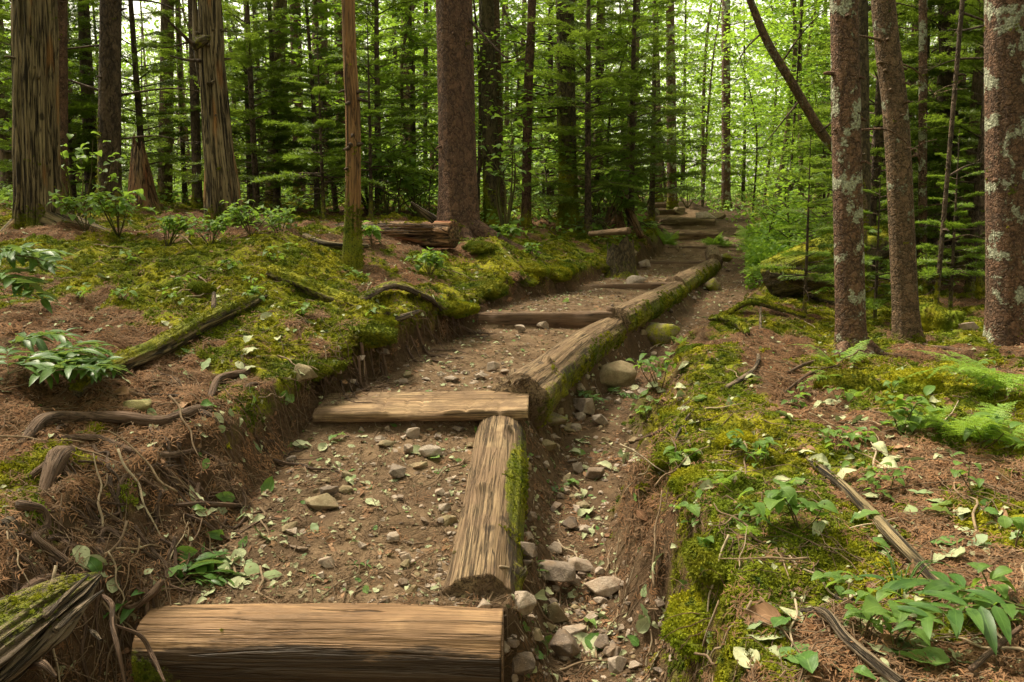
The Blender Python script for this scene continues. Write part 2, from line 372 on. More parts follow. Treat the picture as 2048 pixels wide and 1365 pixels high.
def bark_mat(name, ca, cb, cd, cell=38, stretch=.6, lichen=0.0, moss=1.0, fleck=0.0, bump=.8, lcol=(.36, .38, .27)):
    m, nt = newmat(name); n = N(nt); tc = n.attr('tc'); p = n.pos()
    v = n.mapv(tc, (1, 1, stretch))
    dn = n.noise(v, 20, 3, .6, out='Color')
    vd = n.mix(.06, v, dn, 'ADD')
    sc = n.vor(vd, cell, out='Distance'); big = n.noise(v, 9, 5, .7); fine = n.noise(v, 110, 3, .7)
    c = n.mix(n.ramp(big, .35, .65), ca, cb)
    c = n.mix(n.math('MULTIPLY', n.ramp(sc, .38, .75), .75), c, cd)
    c = n.mix(n.math('MULTIPLY', n.ramp(fine, .55, .75), .5), c, cd)
    pl = n.vor(n.mapv(vd, (1, 1, .55)), cell*.42, feature='DISTANCE_TO_EDGE'); c = n.mix(n.math('MULTIPLY', n.ramp(pl, .07, .0), .7), c, cd)
    c = n.mix(n.math('MULTIPLY', n.ramp(n.vor(vd, cell*.42, out='Color'), .55, .9), .35), c, tuple(min(1, x*1.7) for x in ca))
    if fleck: c = n.mix(n.math('MULTIPLY', n.ramp(n.vor(v, 70), .16, .08), fleck), c, (.42, .33, .24))
    lf = None
    if lichen:
        lf = n.ramp(n.math('ADD', n.noise(v, 4.5, 5, .62), n.math('MULTIPLY', n.noise(v, 50, 3, .7), .16)), .68-.10*lichen, .72-.10*lichen)
        c = n.mix(n.math('MULTIPLY', lf, .92), c, n.mix(n.ramp(n.noise(v, 70, 3), .35, .65), lcol, tuple(x*.5 for x in lcol)))
    ms = n.math('MULTIPLY', n.attr('ms', 'Fac'), moss)
    mf = n.ramp(n.math('ADD', ms, n.math('MULTIPLY', n.math('SUBTRACT', n.noise(p, 18, 5, .75), .5), 1.0)), .40, .66)
    c = n.mix(mf, c, mosscol(n, p))
    hh = n.math('SUBTRACT', n.math('MULTIPLY', fine, .6), sc)
    hh = n.math('ADD', hh, n.math('MULTIPLY', big, 1.2)); hh = n.math('ADD', hh, n.math('MULTIPLY', n.ramp(pl, .0, .12), .8))
    if lf is not None: hh = n.math('ADD', hh, n.math('MULTIPLY', lf, .5))
    n.out(n.bsdf(c, .9, n.bump(hh, bump, .012), .2)); return m
def leaf_mat(name, ca, cb, trans=.4, back=None, vein=True, var='rnd', rough=.5, holes=False):
    m, nt = newmat(name); n = N(nt)
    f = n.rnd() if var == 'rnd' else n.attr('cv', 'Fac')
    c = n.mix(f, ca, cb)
    c = n.mix(n.ramp(n.noise(n.pos(), 30, 3), .45, .75), c, tuple(x*.72 for x in ca))
    if vein:
        uv = n.node('ShaderNodeSeparateXYZ'); n.put(uv.inputs[0], n.attr('luv'))
        au = n.math('ABSOLUTE', uv.outputs[0])
        w = n.math('FRACT', n.math('SUBTRACT', n.math('MULTIPLY', uv.outputs[1], 7.0), n.math('MULTIPLY', au, 2.2)))
        vf = n.math('MAXIMUM', n.ramp(au, .09, .02), n.math('MULTIPLY', n.ramp(w, .16, .02), .6))
        c = n.mix(n.math('MULTIPLY', vf, .35), c, tuple(min(1, x*1.7+.02) for x in cb))
    if holes:
        c = n.mix(n.ramp(n.noise(n.pos(), 55, 2), .64, .70), c, (.10, .055, .03))
    if back is not None:
        g = n.node('ShaderNodeNewGeometry'); c = n.mix(g.outputs['Backfacing'], c, back)
    d = n.bsdf(c, rough, None, .3)
    t = n.node('ShaderNodeBsdfTranslucent'); n.put(t.inputs['Color'], n.mix(.5 if trans > .28 else .1, c, (.33, .48, .035), 'MIX'))
    mx = n.node('ShaderNodeMixShader'); mx.inputs[0].default_value = trans
    nt.links.new(d, mx.inputs[1]); nt.links.new(t.outputs[0], mx.inputs[2]); n.out(mx.outputs[0]); return m
def stone_mat(name, ca, cb, moss=0.0):
    m, nt = newmat(name); n = N(nt); p = n.pos(); r = n.rnd()
    c = n.mix(r, ca, cb)
    c = n.mix(n.ramp(n.noise(p, 25, 5, .7), .4, .68), c, tuple(x*.55 for x in ca))
    c = n.mix(n.ramp(n.noise(p, 160, 2), .58, .75), c, tuple(min(1, x*1.5) for x in cb))
    g = n.node('ShaderNodeSeparateXYZ'); n.put(g.inputs[0], n.node('ShaderNodeNewGeometry').outputs['Normal'])
    c = n.mix(n.math('MULTIPLY', n.ramp(n.noise(p, 12, 4, .65), .45, .65), .5), c, (.24, .155, .095))
    if moss:
        mf = n.ramp(n.math('ADD', n.math('MULTIPLY', n.noise(p, 9, 5, .7), 1.0), moss-.5), .42, .60)
        c = n.mix(mf, c, mosscol(n, p))
    hh = n.math('ADD', n.noise(p, 40, 5, .7), n.math('MULTIPLY', n.noise(p, 160, 3), .4))
    n.out(n.bsdf(c, .85, n.bump(hh, .55, .008), .25)); return m
def flat_mat(name, ca, cb, scale=20, rough=.9):
    m, nt = newmat(name); n = N(nt)
    c = n.mix(n.rnd(), ca, cb); c = n.mix(n.ramp(n.noise(n.pos(), scale, 3), .4, .7), c, tuple(x*.5 for x in ca))
    n.out(n.bsdf(c, rough)); return m
def moss_mat():
    m, nt = newmat('moss_tuft_green'); n = N(nt); p = n.pos()
    c = n.mix(n.ramp(n.noise(p, 3.2, 4), .35, .65), (.36, .33, .012), (.17, .22, .010))
    c = n.mix(n.ramp(n.noise(p, 1.3, 3), .55, .75), c, (.055, .10, .010))
    c = n.mix(n.ramp(n.noise(p, 8, 3), .60, .75), c, (.12, .085, .02))
    c = n.mix(n.math('MULTIPLY', n.rnd(), .7), c, (.042, .055, .010)); c = n.mix(n.ramp(n.noise(p, 17, 4), .55, .72), c, (.040, .075, .012))
    d = n.bsdf(c, .8, None, .15); t = n.node('ShaderNodeBsdfTranslucent'); n.put(t.inputs['Color'], c)
    mx = n.node('ShaderNodeMixShader'); mx.inputs[0].default_value = .3
    nt.links.new(d, mx.inputs[1]); nt.links.new(t.outputs[0], mx.inputs[2]); n.out(mx.outputs[0]); return m

M = {}
M['ground'] = ground_mat()
M['moss'] = moss_mat()
M['log_top'] = wood_mat('peeled_log_wood', (.23, .125, .062), (.40, .24, .125), (.075, .04, .02), (40, 40, 1.6), 1.0, .8, None, .7, (.22, .125, .065), .6)
M['log_old'] = wood_mat('old_log_wood', (.20, .125, .068), (.34, .235, .135), (.055, .033, .02), (60, 60, 2.6), 1.0, .7, None, .9, (.20, .125, .075))
M['plank'] = wood_mat('split_plank_wood', (.29, .18, .098), (.44, .30, .17), (.09, .052, .03), (60, 60, 2.2), .6, .6, None, .7, (.17, .105, .062))
M['plank_dark'] = wood_mat('dark_plank_wood', (.15, .092, .06), (.21, .135, .085), (.05, .03, .02), (60, 60, 2.2), .6, .6, None, .5, (.15, .09, .055))
M['snag'] = wood_mat('weathered_snag_wood', (.185, .135, .070), (.30, .225, .125), (.022, .015, .009), (52, 52, 2.4), 1.0, 1.0, (.32, .15, .05), 1.0)
M['snag_orange'] = wood_mat('orange_peeled_wood', (.25, .125, .05), (.31, .17, .075), (.06, .035, .02), (50, 50, 3), 1.0, .7, (.38, .16, .05), .8)
M['rotten'] = wood_mat('rotten_red_wood', (.24, .115, .055), (.27, .18, .10), (.03, .016, .009), (30, 30, 3), 1.0, .9, (.30, .10, .04), 1.2)
M['root'] = wood_mat('root_bark', (.12, .072, .048), (.17, .11, .075), (.05, .03, .02), (55, 55, 6), 1.0, .6, None, .7, (.12, .07, .045))
M['root_pale'] = wood_mat('weathered_root_wood', (.23, .17, .115), (.15, .105, .068), (.04, .026, .017), (36, 36, 3), 1.0, .9, None, 1.2)
M['stick'] = flat_mat('dead_twig_bark', (.30, .21, .13), (.12, .075, .048), 40)
M['stick_pale'] = flat_mat('bleached_twig_wood', (.48, .38, .26), (.24, .16, .10), 40)
M['hair'] = flat_mat('root_hair_fibre', (.16, .095, .055), (.07, .038, .022), 10)
M['bark_red'] = bark_mat('red_spruce_bark', (.150, .082, .054), (.095, .058, .042), (.045, .026, .020), 46, .7, 0, 1.0, .7, .7)
M['bark_lichen'] = bark_mat('lichen_spruce_bark', (.175, .096, .060), (.115, .073, .048), (.05, .030, .022), 50, .9, .62, 1.0, .9, .9, (.46, .47, .34))
M['bark_brown'] = bark_mat('fir_bark', (.185, .115, .070), (.120, .080, .050), (.05, .035, .022), 55, .9, .1, 1.0, .8, .8)
M['bark_dark'] = bark_mat('dark_fir_bark', (.115, .078, .052), (.075, .053, .038), (.028, .020, .015), 40, .5, 0, 1.0, .3, .9)
M['bark_mossy'] = bark_mat('mossy_trunk_bark', (.115, .085, .048), (.075, .060, .032), (.026, .020, .013), 40, .5, 0, 1.2, .2, .9)
M['bark_far'] = bark_mat('distant_trunk_bark', (.18, .118, .078), (.12, .083, .058), (.045, .032, .024), 30, .5, 0, 1.0, .3, .6)
M['needle_dark'] = leaf_mat('spruce_needles', (.044, .082, .014), (.125, .170, .022), .4, None, False, 'cv')
M['needle_light'] = leaf_mat('young_fir_needles', (.065, .135, .018), (.17, .25, .024), .4, None, False, 'cv')
M['leaf_bright'] = leaf_mat('bright_sapling_leaves', (.12, .25, .025), (.25, .38, .045), .55, None, False, 'cv')  # bright yellow green, strongly translucent leaf colour
M['leaf_mid'] = leaf_mat('understory_leaves', (.09, .18, .035), (.18, .29, .06), .5, None, True, 'cv')
M['fern'] = leaf_mat('fern_green', (.15, .27, .035), (.24, .36, .05), .45, None, False, 'cv')
M['ash'] = leaf_mat('glossy_dark_leaflets', (.035, .095, .018), (.085, .165, .03), .3, (.16, .23, .10), True, 'rnd', .4)
M['leaf_pale'] = leaf_mat('pale_fallen_leaf', (.33, .36, .20), (.42, .42, .25), .15, (.22, .27, .12), True, 'rnd', .7, True)
M['leaf_green'] = leaf_mat('green_fallen_leaf', (.07, .16, .03), (.16, .25, .06), .3, (.24, .31, .15), True, 'rnd', .5)
M['leaf_brown'] = leaf_mat('brown_dead_leaf', (.20, .095, .05), (.34, .20, .11), .15, None, True, 'rnd', .8)
M['stem'] = flat_mat('green_stem', (.10, .10, .03), (.09, .05, .025), 10)
M['rock'] = stone_mat('grey_pink_stone', (.40, .31, .245), (.33, .27, .225))
M['rock_dark'] = stone_mat('dark_damp_stone', (.17, .125, .10), (.22, .17, .135))
M['rock_tan'] = stone_mat('tan_boulder', (.27, .205, .11), (.24, .19, .12))
M['rock_moss'] = stone_mat('mossy_boulder', (.19, .155, .11), (.22, .17, .11), .52)
M['rock_yellow'] = stone_mat('yellowish_boulder', (.27, .235, .10), (.27, .235, .10))
M['needle_litter'] = flat_mat('fallen_needles', (.27, .135, .065), (.14, .085, .05), 9)
M['bits'] = flat_mat('wood_fragments', (.29, .19, .12), (.12, .07, .042), 15)

# ------------------------------------------------------------------ ground sheet
ys = np.concatenate([np.linspace(-5, 1.3, 10), np.geomspace(1.4, 14, 540), np.geomspace(14.2, 165, 110)])
tt = np.linspace(-1, 1, 560)
YY = np.repeat(ys[:, None], len(tt), 1); W = np.maximum(2.7, .72*YY+1.2); XX = tt[None, :]*W
ZZ = H0(XX.ravel(), YY.ravel())
mo, mv = mossy(XX.ravel(), YY.ravel())
bed, gul, fl, fr, xs = zones(XX.ravel(), YY.ravel())
red = (1-mo)*(1-np.clip(bed+gul+.8*fl+.7*fr, 0, 1))*sst(-.6, .3, fbm(XX.ravel(), YY.ravel(), 21, 3, 3)+.25)
dirt = np.clip(bed+gul*(.55-.5*sst(16, 21, YY.ravel()))+.18*fl+.35*fr, 0, 1)*(1-.92*sst(22, 27, YY.ravel()))
n0, n1 = YY.shape
i, j = np.meshgrid(np.arange(n0-1), np.arange(n1-1), indexing='ij'); a_ = (i*n1+j).ravel()
F = np.stack([a_, a_+1, a_+n1+1, a_+n1], 1)
_xr, _yr = XX.ravel(), YY.ravel(); _L = lines(_yr)[0]; _t = (_xr+wob(_xr, _yr, _L)-_L[2])/(_L[3]-_L[2])
XS = _xr-(.17*np.exp(-((_t-.62)/.30)**2)*sst(4.3, 4.9, _yr)*(1-sst(8.5, 10.5, _yr))*(.75+.8*fbm(_xr*0, _yr, 5, 2, 3)))
me = meshdata('forest_floor', np.stack([XS, YY.ravel(), ZZ], 1), F, M['ground'], True, {'mask': np.stack([mo, red, dirt], 1)})
ground = tag(link('forest_floor', me), 'sloping forest floor with a dirt trail, a washed out gully and mossy banks', None, None, 'structure')

_ly = ys; _Zg = ZZ.reshape(YY.shape); _mog = mo.reshape(YY.shape); _H0 = H0
def H0(x, y):
    x = np.asarray(x, float); y = np.asarray(y, float); i = np.clip(np.searchsorted(_ly, y)-1, 0, len(_ly)-2); fy = np.clip((y-_ly[i])/(_ly[i+1]-_ly[i]), 0, 1)
    w0 = np.maximum(2.7, .72*_ly[i]+1.2); w1 = np.maximum(2.7, .72*_ly[i+1]+1.2); m = len(tt)-1
    def row(ii, w):
        u = np.clip((x/w+1)*.5*m, 0, m-1e-4); k = u.astype(int); f = u-k; return _Zg[ii, k]*(1-f)+_Zg[ii, k+1]*f
    return row(i, w0)*(1-fy)+row(i+1, w1)*fy
# ------------------------------------------------------------------ instanced ground cover (stuff nobody could count)
def normals(x, y, e=.02):
    zx = (H0(x+e, y)-H0(x-e, y))/(2*e); zy = (H0(x, y+e)-H0(x, y-e))/(2*e)
    n = np.stack([-zx, -zy, np.ones_like(zx)], 1); return n/np.linalg.norm(n, axis=1)[:, None]
def eulers(nm, rng, jit=.25):
    nm = nm+rng.normal(0, jit, nm.shape); nm /= np.linalg.norm(nm, axis=1)[:, None]
    c = rng.uniform(0, 2*np.pi, len(nm)); x = nm[:, 0]*np.cos(c)+nm[:, 1]*np.sin(c); y = -nm[:, 0]*np.sin(c)+nm[:, 1]*np.cos(c)
    return np.stack([-np.arcsin(np.clip(y, -1, 1)), np.arctan2(x, nm[:, 2]), c], 1)
def scatter(name, pts, eul, scl, idx, srcs, label):
    me = bpy.data.meshes.new(name); me.vertices.add(len(pts)); me.vertices.foreach_set('co', np.asarray(pts, np.float32).ravel())
    at = me.attributes.new('rot', 'FLOAT_VECTOR', 'POINT'); at.data.foreach_set('vector', np.asarray(eul, np.float32).ravel())
    at = me.attributes.new('scl', 'FLOAT', 'POINT'); at.data.foreach_set('value', np.asarray(scl, np.float32))
    at = me.attributes.new('idx', 'INT', 'POINT'); at.data.foreach_set('value', np.asarray(idx, np.int32))
    me.update(); o = link(name, me)
    ng = bpy.data.node_groups.new(name, 'GeometryNodeTree'); ng.is_modifier = True
    ng.interface.new_socket('Geometry', in_out='INPUT', socket_type='NodeSocketGeometry')
    ng.interface.new_socket('Geometry', in_out='OUTPUT', socket_type='NodeSocketGeometry')
    nd = ng.nodes; L = ng.links
    gi = nd.new('NodeGroupInput'); go = nd.new('NodeGroupOutput'); jn = nd.new('GeometryNodeJoinGeometry')
    def na(nm, ty):
        n = nd.new('GeometryNodeInputNamedAttribute'); n.data_type = ty; n.inputs['Name'].default_value = nm; return n.outputs[0]
    ro, sc, ix = na('rot', 'FLOAT_VECTOR'), na('scl', 'FLOAT'), na('idx', 'INT')
    e2r = nd.new('FunctionNodeEulerToRotation'); L.new(ro, e2r.inputs[0])
    for k, so in enumerate(srcs):
        oi = nd.new('GeometryNodeObjectInfo'); oi.inputs['Object'].default_value = so; oi.inputs['As Instance'].default_value = True
        cm = nd.new('FunctionNodeCompare'); cm.data_type = 'INT'; cm.operation = 'EQUAL'; L.new(ix, cm.inputs[2]); cm.inputs[3].default_value = k
        ip = nd.new('GeometryNodeInstanceOnPoints'); L.new(gi.outputs[0], ip.inputs['Points']); L.new(cm.outputs[0], ip.inputs['Selection'])
        L.new(oi.outputs['Geometry'], ip.inputs['Instance']); L.new(e2r.outputs[0], ip.inputs['Rotation']); L.new(sc, ip.inputs['Scale'])
        L.new(ip.outputs[0], jn.inputs[0])
    L.new(jn.outputs[0], go.inputs[0])
    md = o.modifiers.new('scatter', 'NODES'); md.node_group = ng
    return tag(o, label, None, None, 'stuff')
def src(name, me): return bpy.data.objects.new(name, me)      # never linked: only its mesh is instanced

def blade_mesh(name, k, mat, L=.018, w=.0026, spread=.012, lean=.9, seed=0, flat=False):
    r = rs(seed); V = []; F = []
    for q in range(k):
        a = r.uniform(0, 6.283); b = np.array([math.cos(a), math.sin(a), 0])*r.uniform(0, spread)
        t = r.uniform(0, 6.283); d = np.array([math.cos(t), math.sin(t), 0]); s = np.array([-d[1], d[0], 0])*w*r.uniform(.6, 1.2)
        l = L*r.uniform(.6, 1.2)
        if flat: up = r.uniform(.0, .25); m1 = b+d*l*.5+np.array([0, 0, l*.12+.002]); tip = b+d*l+np.array([0, 0, up*l*.4+.001]); b = b+np.array([0, 0, .002+r.uniform(0, .004)])
        else:
            le = r.uniform(.1, lean); m1 = b+d*l*le*.35+np.array([0, 0, l*.6]); tip = b+d*l*le+np.array([0, 0, l*(1-.35*le)])
        n = len(V); V += [b-s*.7, b+s*.7, m1+s, m1-s, tip]; F += [(n, n+1, n+2), (n, n+2, n+3), (n+3, n+2, n+4)]
    return meshdata(name, np.array(V), np.array(F), mat, False)
def sample(n, ymin, ymax, rng, pw=1.0, xm=.68):
    """points over the view fan, denser nearby"""
    y = ymin*(ymax/ymin)**(rng.rand(n)**pw); x = rng.uniform(-1, 1, n)*(xm*y+.5); return x, y
rng = rs(11)
# moss
x, y = sample(260000, 1.6, 17, rng)
m_, v_ = mossy(x, y); k = rng.rand(len(x)) < m_*sst(-.35, .15, fbm(x, y, 31, 3, 12))
x, y = x[k], y[k]
n_ = normals(x, y); z = H0(x, y)-.004
tufts = [src('moss_tuft', blade_mesh('moss_tuft', 24, M['moss'], .015, .0030, .016, 1.3, s)) for s in range(4)]
scatter('moss', np.stack([x, y, z], 1), eulers(n_, rng, .25), rng.uniform(.6, 1.2, len(x))*(.75+.12*y), rng.randint(0, 4, len(x)), tufts, 'yellow green moss covering the banks on both sides of the trail')
print('moss', len(x))
# needle litter
x, y = sample(42000, 1.6, 15, rng)
m_, v_ = mossy(x, y); bed, gul, fl, fr, xs = zones(x, y)
k = rng.rand(len(x)) < np.clip((1-m_*.86)-(bed*.95)-gul*.75-fl*.3, .02, 1)*(.55+.45*sst(-.2,.3,fbm(x,y,71,3,2)))
x, y = x[k], y[k]; n_ = normals(x, y); z = H0(x, y)+.001
nl = [src('needle_patch', blade_mesh('needle_patch', 26, M['needle_litter'], .028, .0018, .055, 1, 20+s, True)) for s in range(3)]
scatter('needle_litter', np.stack([x, y, z], 1), eulers(n_, rng, .12), rng.uniform(.6, 1.3, len(x))*(.8+.07*y), rng.randint(0, 3, len(x)), nl, 'reddish brown needles littering the forest floor')
print('needles', len(x))

# ------------------------------------------------------------------ leaves
def leaf_geo(L, W, fold=.25, curl=.3, n=7, tipe=1.0, twist=0.0, serr=0.0, rng=None, wavy=0.0):
    """one blade along +Y, returns V,F,uv"""
    V = []; U = []
    for i in range(n+1):
        t = i/n; w = W*.5*(math.sin(math.pi*min(1, t**.8*.98+.01))**.75)*(1-.25*t*tipe)
        if i == 0: w = W*.04
        if i == n: w = W*.01
        a = curl*(t-.3)*2; yy = L*t; zz = -curl*L*(t-.35)**2*1.2+(rng.normal(0, wavy*L) if rng is not None and wavy else 0)
        tw = twist*t
        for s in (-1, 0, 1):
            ww = w*s*(1+(serr if (i % 2 and s) else 0))
            V.append((ww*math.cos(tw), yy, zz+abs(s)*w*fold*1.6+ww*math.sin(tw)+((rng.normal(0, wavy*L)) if rng is not None and wavy and s else 0))); U.append((s, t, 0))
    F = []
    for i in range(n):
        for s in (0, 1):
            a = i*3+s; F.append((a, a+1, a+4, a+3))
    return np.array(V), np.array(F), np.array(U)
def leaf_mesh(name, mat, L, W, seed, **kw):
    r = rs(seed); V, F, U = leaf_geo(L, W, rng=r, **kw)
    V = V-np.array([0, L*.45, V[:, 2].min()])
    return meshdata(name, V, F, mat, True, {'luv': U})
LV = {}
for kind, mt, n in (('pale', 'leaf_pale', 7), ('green', 'leaf_green', 5), ('brown', 'leaf_brown', 4)):
    LV[kind] = [leaf_mesh('fallen_leaf_blade', M[mt], 1.0, rs(s).uniform(.46, .68), 50+s, fold=rs(s+9).uniform(.02, .4), curl=rs(s+5).uniform(-.35, .7)*(.35 if kind == 'brown' else 1), n=8, twist=rs(s+3).uniform(-.7, .7), serr=.05, wavy=.02) for s in range(n)]
# small shreds of leaf, wood and grit
def shreds(name, kinds, n, smin, smax, label, wgt, rng, pw=1.0, ymax=12, up=.002):
    x, y = sample(n, 1.6, ymax, rng, pw); k = rng.rand(n) < wgt(x, y); x, y = x[k], y[k]
    n_ = normals(x, y); z = H0(x, y)+up
    scatter(name, np.stack([x, y, z], 1), eulers(n_, rng, .22), rng.uniform(smin, smax, len(x))*(.85+.05*y), rng.randint(0, len(kinds), len(x)), kinds, label)
    print(name, len(x))
M['shred_pale'] = flat_mat('dry_pale_leaf_shred', (.38, .37, .21), (.22, .19, .11), 30, .8)
M['shred_brown'] = flat_mat('brown_leaf_shred', (.16, .095, .055), (.27, .18, .11), 30, .8)
def ragged(seed, mt):
    r = rs(seed); n = 9; th = np.sort(r.uniform(0, 6.283, n)); rad = r.uniform(.18, .55, n)*(1-.35*np.abs(np.sin(th))*r.uniform(.2, 1)); el = r.uniform(.35, 1)
    V = np.stack([np.cos(th)*rad*el, np.sin(th)*rad, r.uniform(0, .16, n)+.35*(np.cos(th)*rad)**2], 1); V = np.vstack([[0, 0, r.uniform(0, .08)], V])
    return meshdata('leaf_shred', V, np.array([(0, 1+k, 1+(k+1) % n) for k in range(n)]), M[mt], False)
srcl = [src('leaf_shred', ragged(s, 'shred_pale')) for s in range(5)]+[src('leaf_shred', ragged(s+9, 'shred_brown')) for s in range(5)]+[src('leaf_shred', m) for m in LV['pale'][:2]+LV['green'][:1]+LV['brown'][:2]]
def wleaf(x, y):
    bed, gul, fl, fr, xs = zones(x, y); return np.clip(.36+.16*bed+.40*gul-.1*fl+.6*np.maximum(0, fbm(x, y, 41, 3, 2.5))+.35*np.exp(-((x-xs[3]-.15)/.25)**2), 0, 1)
shreds('leaf_litter', srcl, 44000, .010, .048, 'small shreds of pale leaves littering the trail and banks', wleaf, rng)
def chip_mesh(seed):
    r = rs(seed); V = []; F = []
    for q in range(7):
        a = r.uniform(0, 6.283); l = r.uniform(.008, .03); w = r.uniform(.0015, .004); c = np.array([*r.uniform(-.05, .05, 2), .003]); d = np.array([math.cos(a), math.sin(a), r.uniform(-.1, .2)])*l; s = np.array([-math.sin(a), math.cos(a), 0])*w; u = np.array([0, 0, w])
        n = len(V); V += [c-d-s, c-d+s, c+d+s, c+d-s, c-d*.8+u, c+d*.8+u]; F += [(n, n+1, n+4), (n+1, n+2, n+5), (n+1, n+5, n+4), (n+2, n+3, n+5), (n+3, n, n+4), (n+3, n+4, n+5)]
    return meshdata('wood_chip', np.array(V), np.array(F), M['bits'], False)
shreds('wood_chips', [src('wood_chip', chip_mesh(s)) for s in range(3)], 15000, .4, .85, 'bits of twig and bark strewn over the ground', lambda x, y: np.clip(.45+.4*zones(x, y)[0]-.35*mossy(x, y)[0], 0, 1), rng, ymax=16)

# ------------------------------------------------------------------ stones
MARKS = [(650,1240,'the front log'),(420,1200,'the left log end'),(1000,1190,'the corner where the logs meet'),(945,1080,'the near side log'),(940,900,'the far half of the near side log'),(850,830,'the sawn plank step'),
 (640,800,'the left plank end'),(1110,800,'the splintered log end'),(1060,660,'the dark squared step'),(1190,700,'the second side log'),(1300,610,'the third side log'),(1260,575,'the thin third step'),(1360,525,'the narrow far steps'),(1480,560,'the upper gully'),
 (1230,770,'the large tan boulder'),(1320,670,'the moss covered boulder'),(1110,1180,'the large dark gully stone'),(1213,1190,'the oblong pinkish block'),(1130,1310,'the dark block low in the gully'),(1180,840,'the blocky pink gully stone'),(1190,960,'the middle of the gully'),(1250,1080,'the bend of the gully wall'),
 (645,1010,'the broad flat tan stone'),(850,920,'the flat pale stone'),(590,1090,'the thin grey slab'),(370,1130,'the uprooted sprig'),(200,1120,'the crumpled pale leaves'),(80,1080,'the zigzag root'),(110,940,'the stout blunt root'),(250,850,'the long thick root'),(300,920,'the thinner winding root'),(275,820,'the yellowish boulder'),
 (480,760,'the smooth curved root'),(80,780,'the dark leaved plant'),(240,740,'the low mossy pole end'),(450,640,'the high mossy pole end'),(370,580,'the round moss cushion'),(100,620,'the reddish litter'),(250,520,'the fissured snag foot'),(670,600,'the moss covered branch'),(820,620,'the undercut bank edge'),(700,510,'the slim peeled trunk'),(860,490,'the rotten log'),(1000,520,'the large spruce root'),(1130,500,'the crest below the mossy trunk'),(1245,520,'the hollow stump'),
 (1480,640,'the mossy crooked branch'),(1560,620,'the arching mossy branch'),(1600,560,'the big dark mossy log'),(1690,700,'the lichen trunk foot'),(1820,700,'the brown leaning trunk'),(2000,720,'the blotched right edge trunk'),(1420,780,'the nettle like seedling'),(1500,890,'the moss mound on the right bank'),(1600,800,'the red needle litter'),(1700,780,'the shaggy moss hump'),(1850,790,'the yellow green hummock'),
 (1960,880,'the light fern clumps'),(1800,870,'the broad seedling below the ferns'),(1880,1000,'the torn pale leaves'),(1600,1050,'the broad leaved seedling'),(1400,1120,'the pointed seedlings'),(1780,1080,'the half buried pole'),(1900,1180,'the low end of the pole'),(1700,1180,'the thin snaking root'),(1980,1290,'the glossy leaf spray'),(1700,1310,'the crooked mottled stick'),(1540,1290,'the large round pale leaf'),(1400,1280,'the foot of the right bank'),(1800,1320,'the big pointed green leaf'),(760,1130,'the twig of small pale leaflets'),(500,1040,'the near trail edge'),(560,920,'the trail edge below the plank')]
_mk = np.array([(a_, b_) for a_, b_, c_ in MARKS], float)
def near(px, py): return MARKS[int(np.argmin((_mk[:, 0]-px)**2+((_mk[:, 1]-py)*1.3)**2))][2]
def rock_geo(seed, sub=0, sx=1, sy=1, sz=.6, npts=16, rough=.05, bev=.06):
    r = rs(seed); bm = bmesh.new()
    for q in range(npts):
        v = r.normal(0, 1, 3); v /= np.linalg.norm(v); v *= r.uniform(.82, 1.0)
        bm.verts.new((v[0]*sx*.5, v[1]*sy*.5, v[2]*sz*.5))
    res = bmesh.ops.convex_hull(bm, input=bm.verts); dead = [g for g in res['geom_interior'] if isinstance(g, bmesh.types.BMVert)]
    if dead: bmesh.ops.delete(bm, geom=dead, context='VERTS')
    bmesh.ops.dissolve_limit(bm, angle_limit=.28, verts=bm.verts, edges=bm.edges)
    bmesh.ops.bevel(bm, geom=list(bm.edges)+list(bm.verts), offset=bev*min(sx, sy, sz)*.5, segments=1, affect='EDGES', profile=.5, clamp_overlap=True)
    bmesh.ops.triangulate(bm, faces=bm.faces)
    if sub: 
        bmesh.ops.subdivide_edges(bm, edges=bm.edges, cuts=sub, use_grid_fill=True)
    V = np.array([v.co[:] for v in bm.verts]); 
    bm.verts.index_update(); F = [[v.index for v in f.verts] for f in bm.faces]; bm.free()
    nn = fbm(V[:, 0], V[:, 1], V[:, 2]+seed, 3, 3.5)*rough*2
    V = V*(1+nn[:, None])
    return V, F
def rock_mesh(name, mat, seed, **kw):
    V, F = rock_geo(seed, **kw); return meshdata(name, V, F, mat, bool(kw.get('sub')))
pebs = [src('pebble', rock_mesh('pebble', M[m], 70+s, sz=.55, npts=12)) for s, m in enumerate(['rock', 'rock', 'rock_dark', 'rock', 'rock_tan'])]
def wpeb(x, y):
    bed, gul, fl, fr, xs = zones(x, y); return np.clip((bed*.55+gul*.8)*(.35+1.6*np.maximum(0, fbm(x, y, 51, 3, 3)+.12))*(1-.75*((bed > .5)&(y > 3)&(y < 3.8)&(x < -.45))), 0, 1)
shreds('gravel', pebs, 46000, .009, .040, 'small stones and grit bedded in the trail and gully', wpeb, rng, .9, 20, 0)

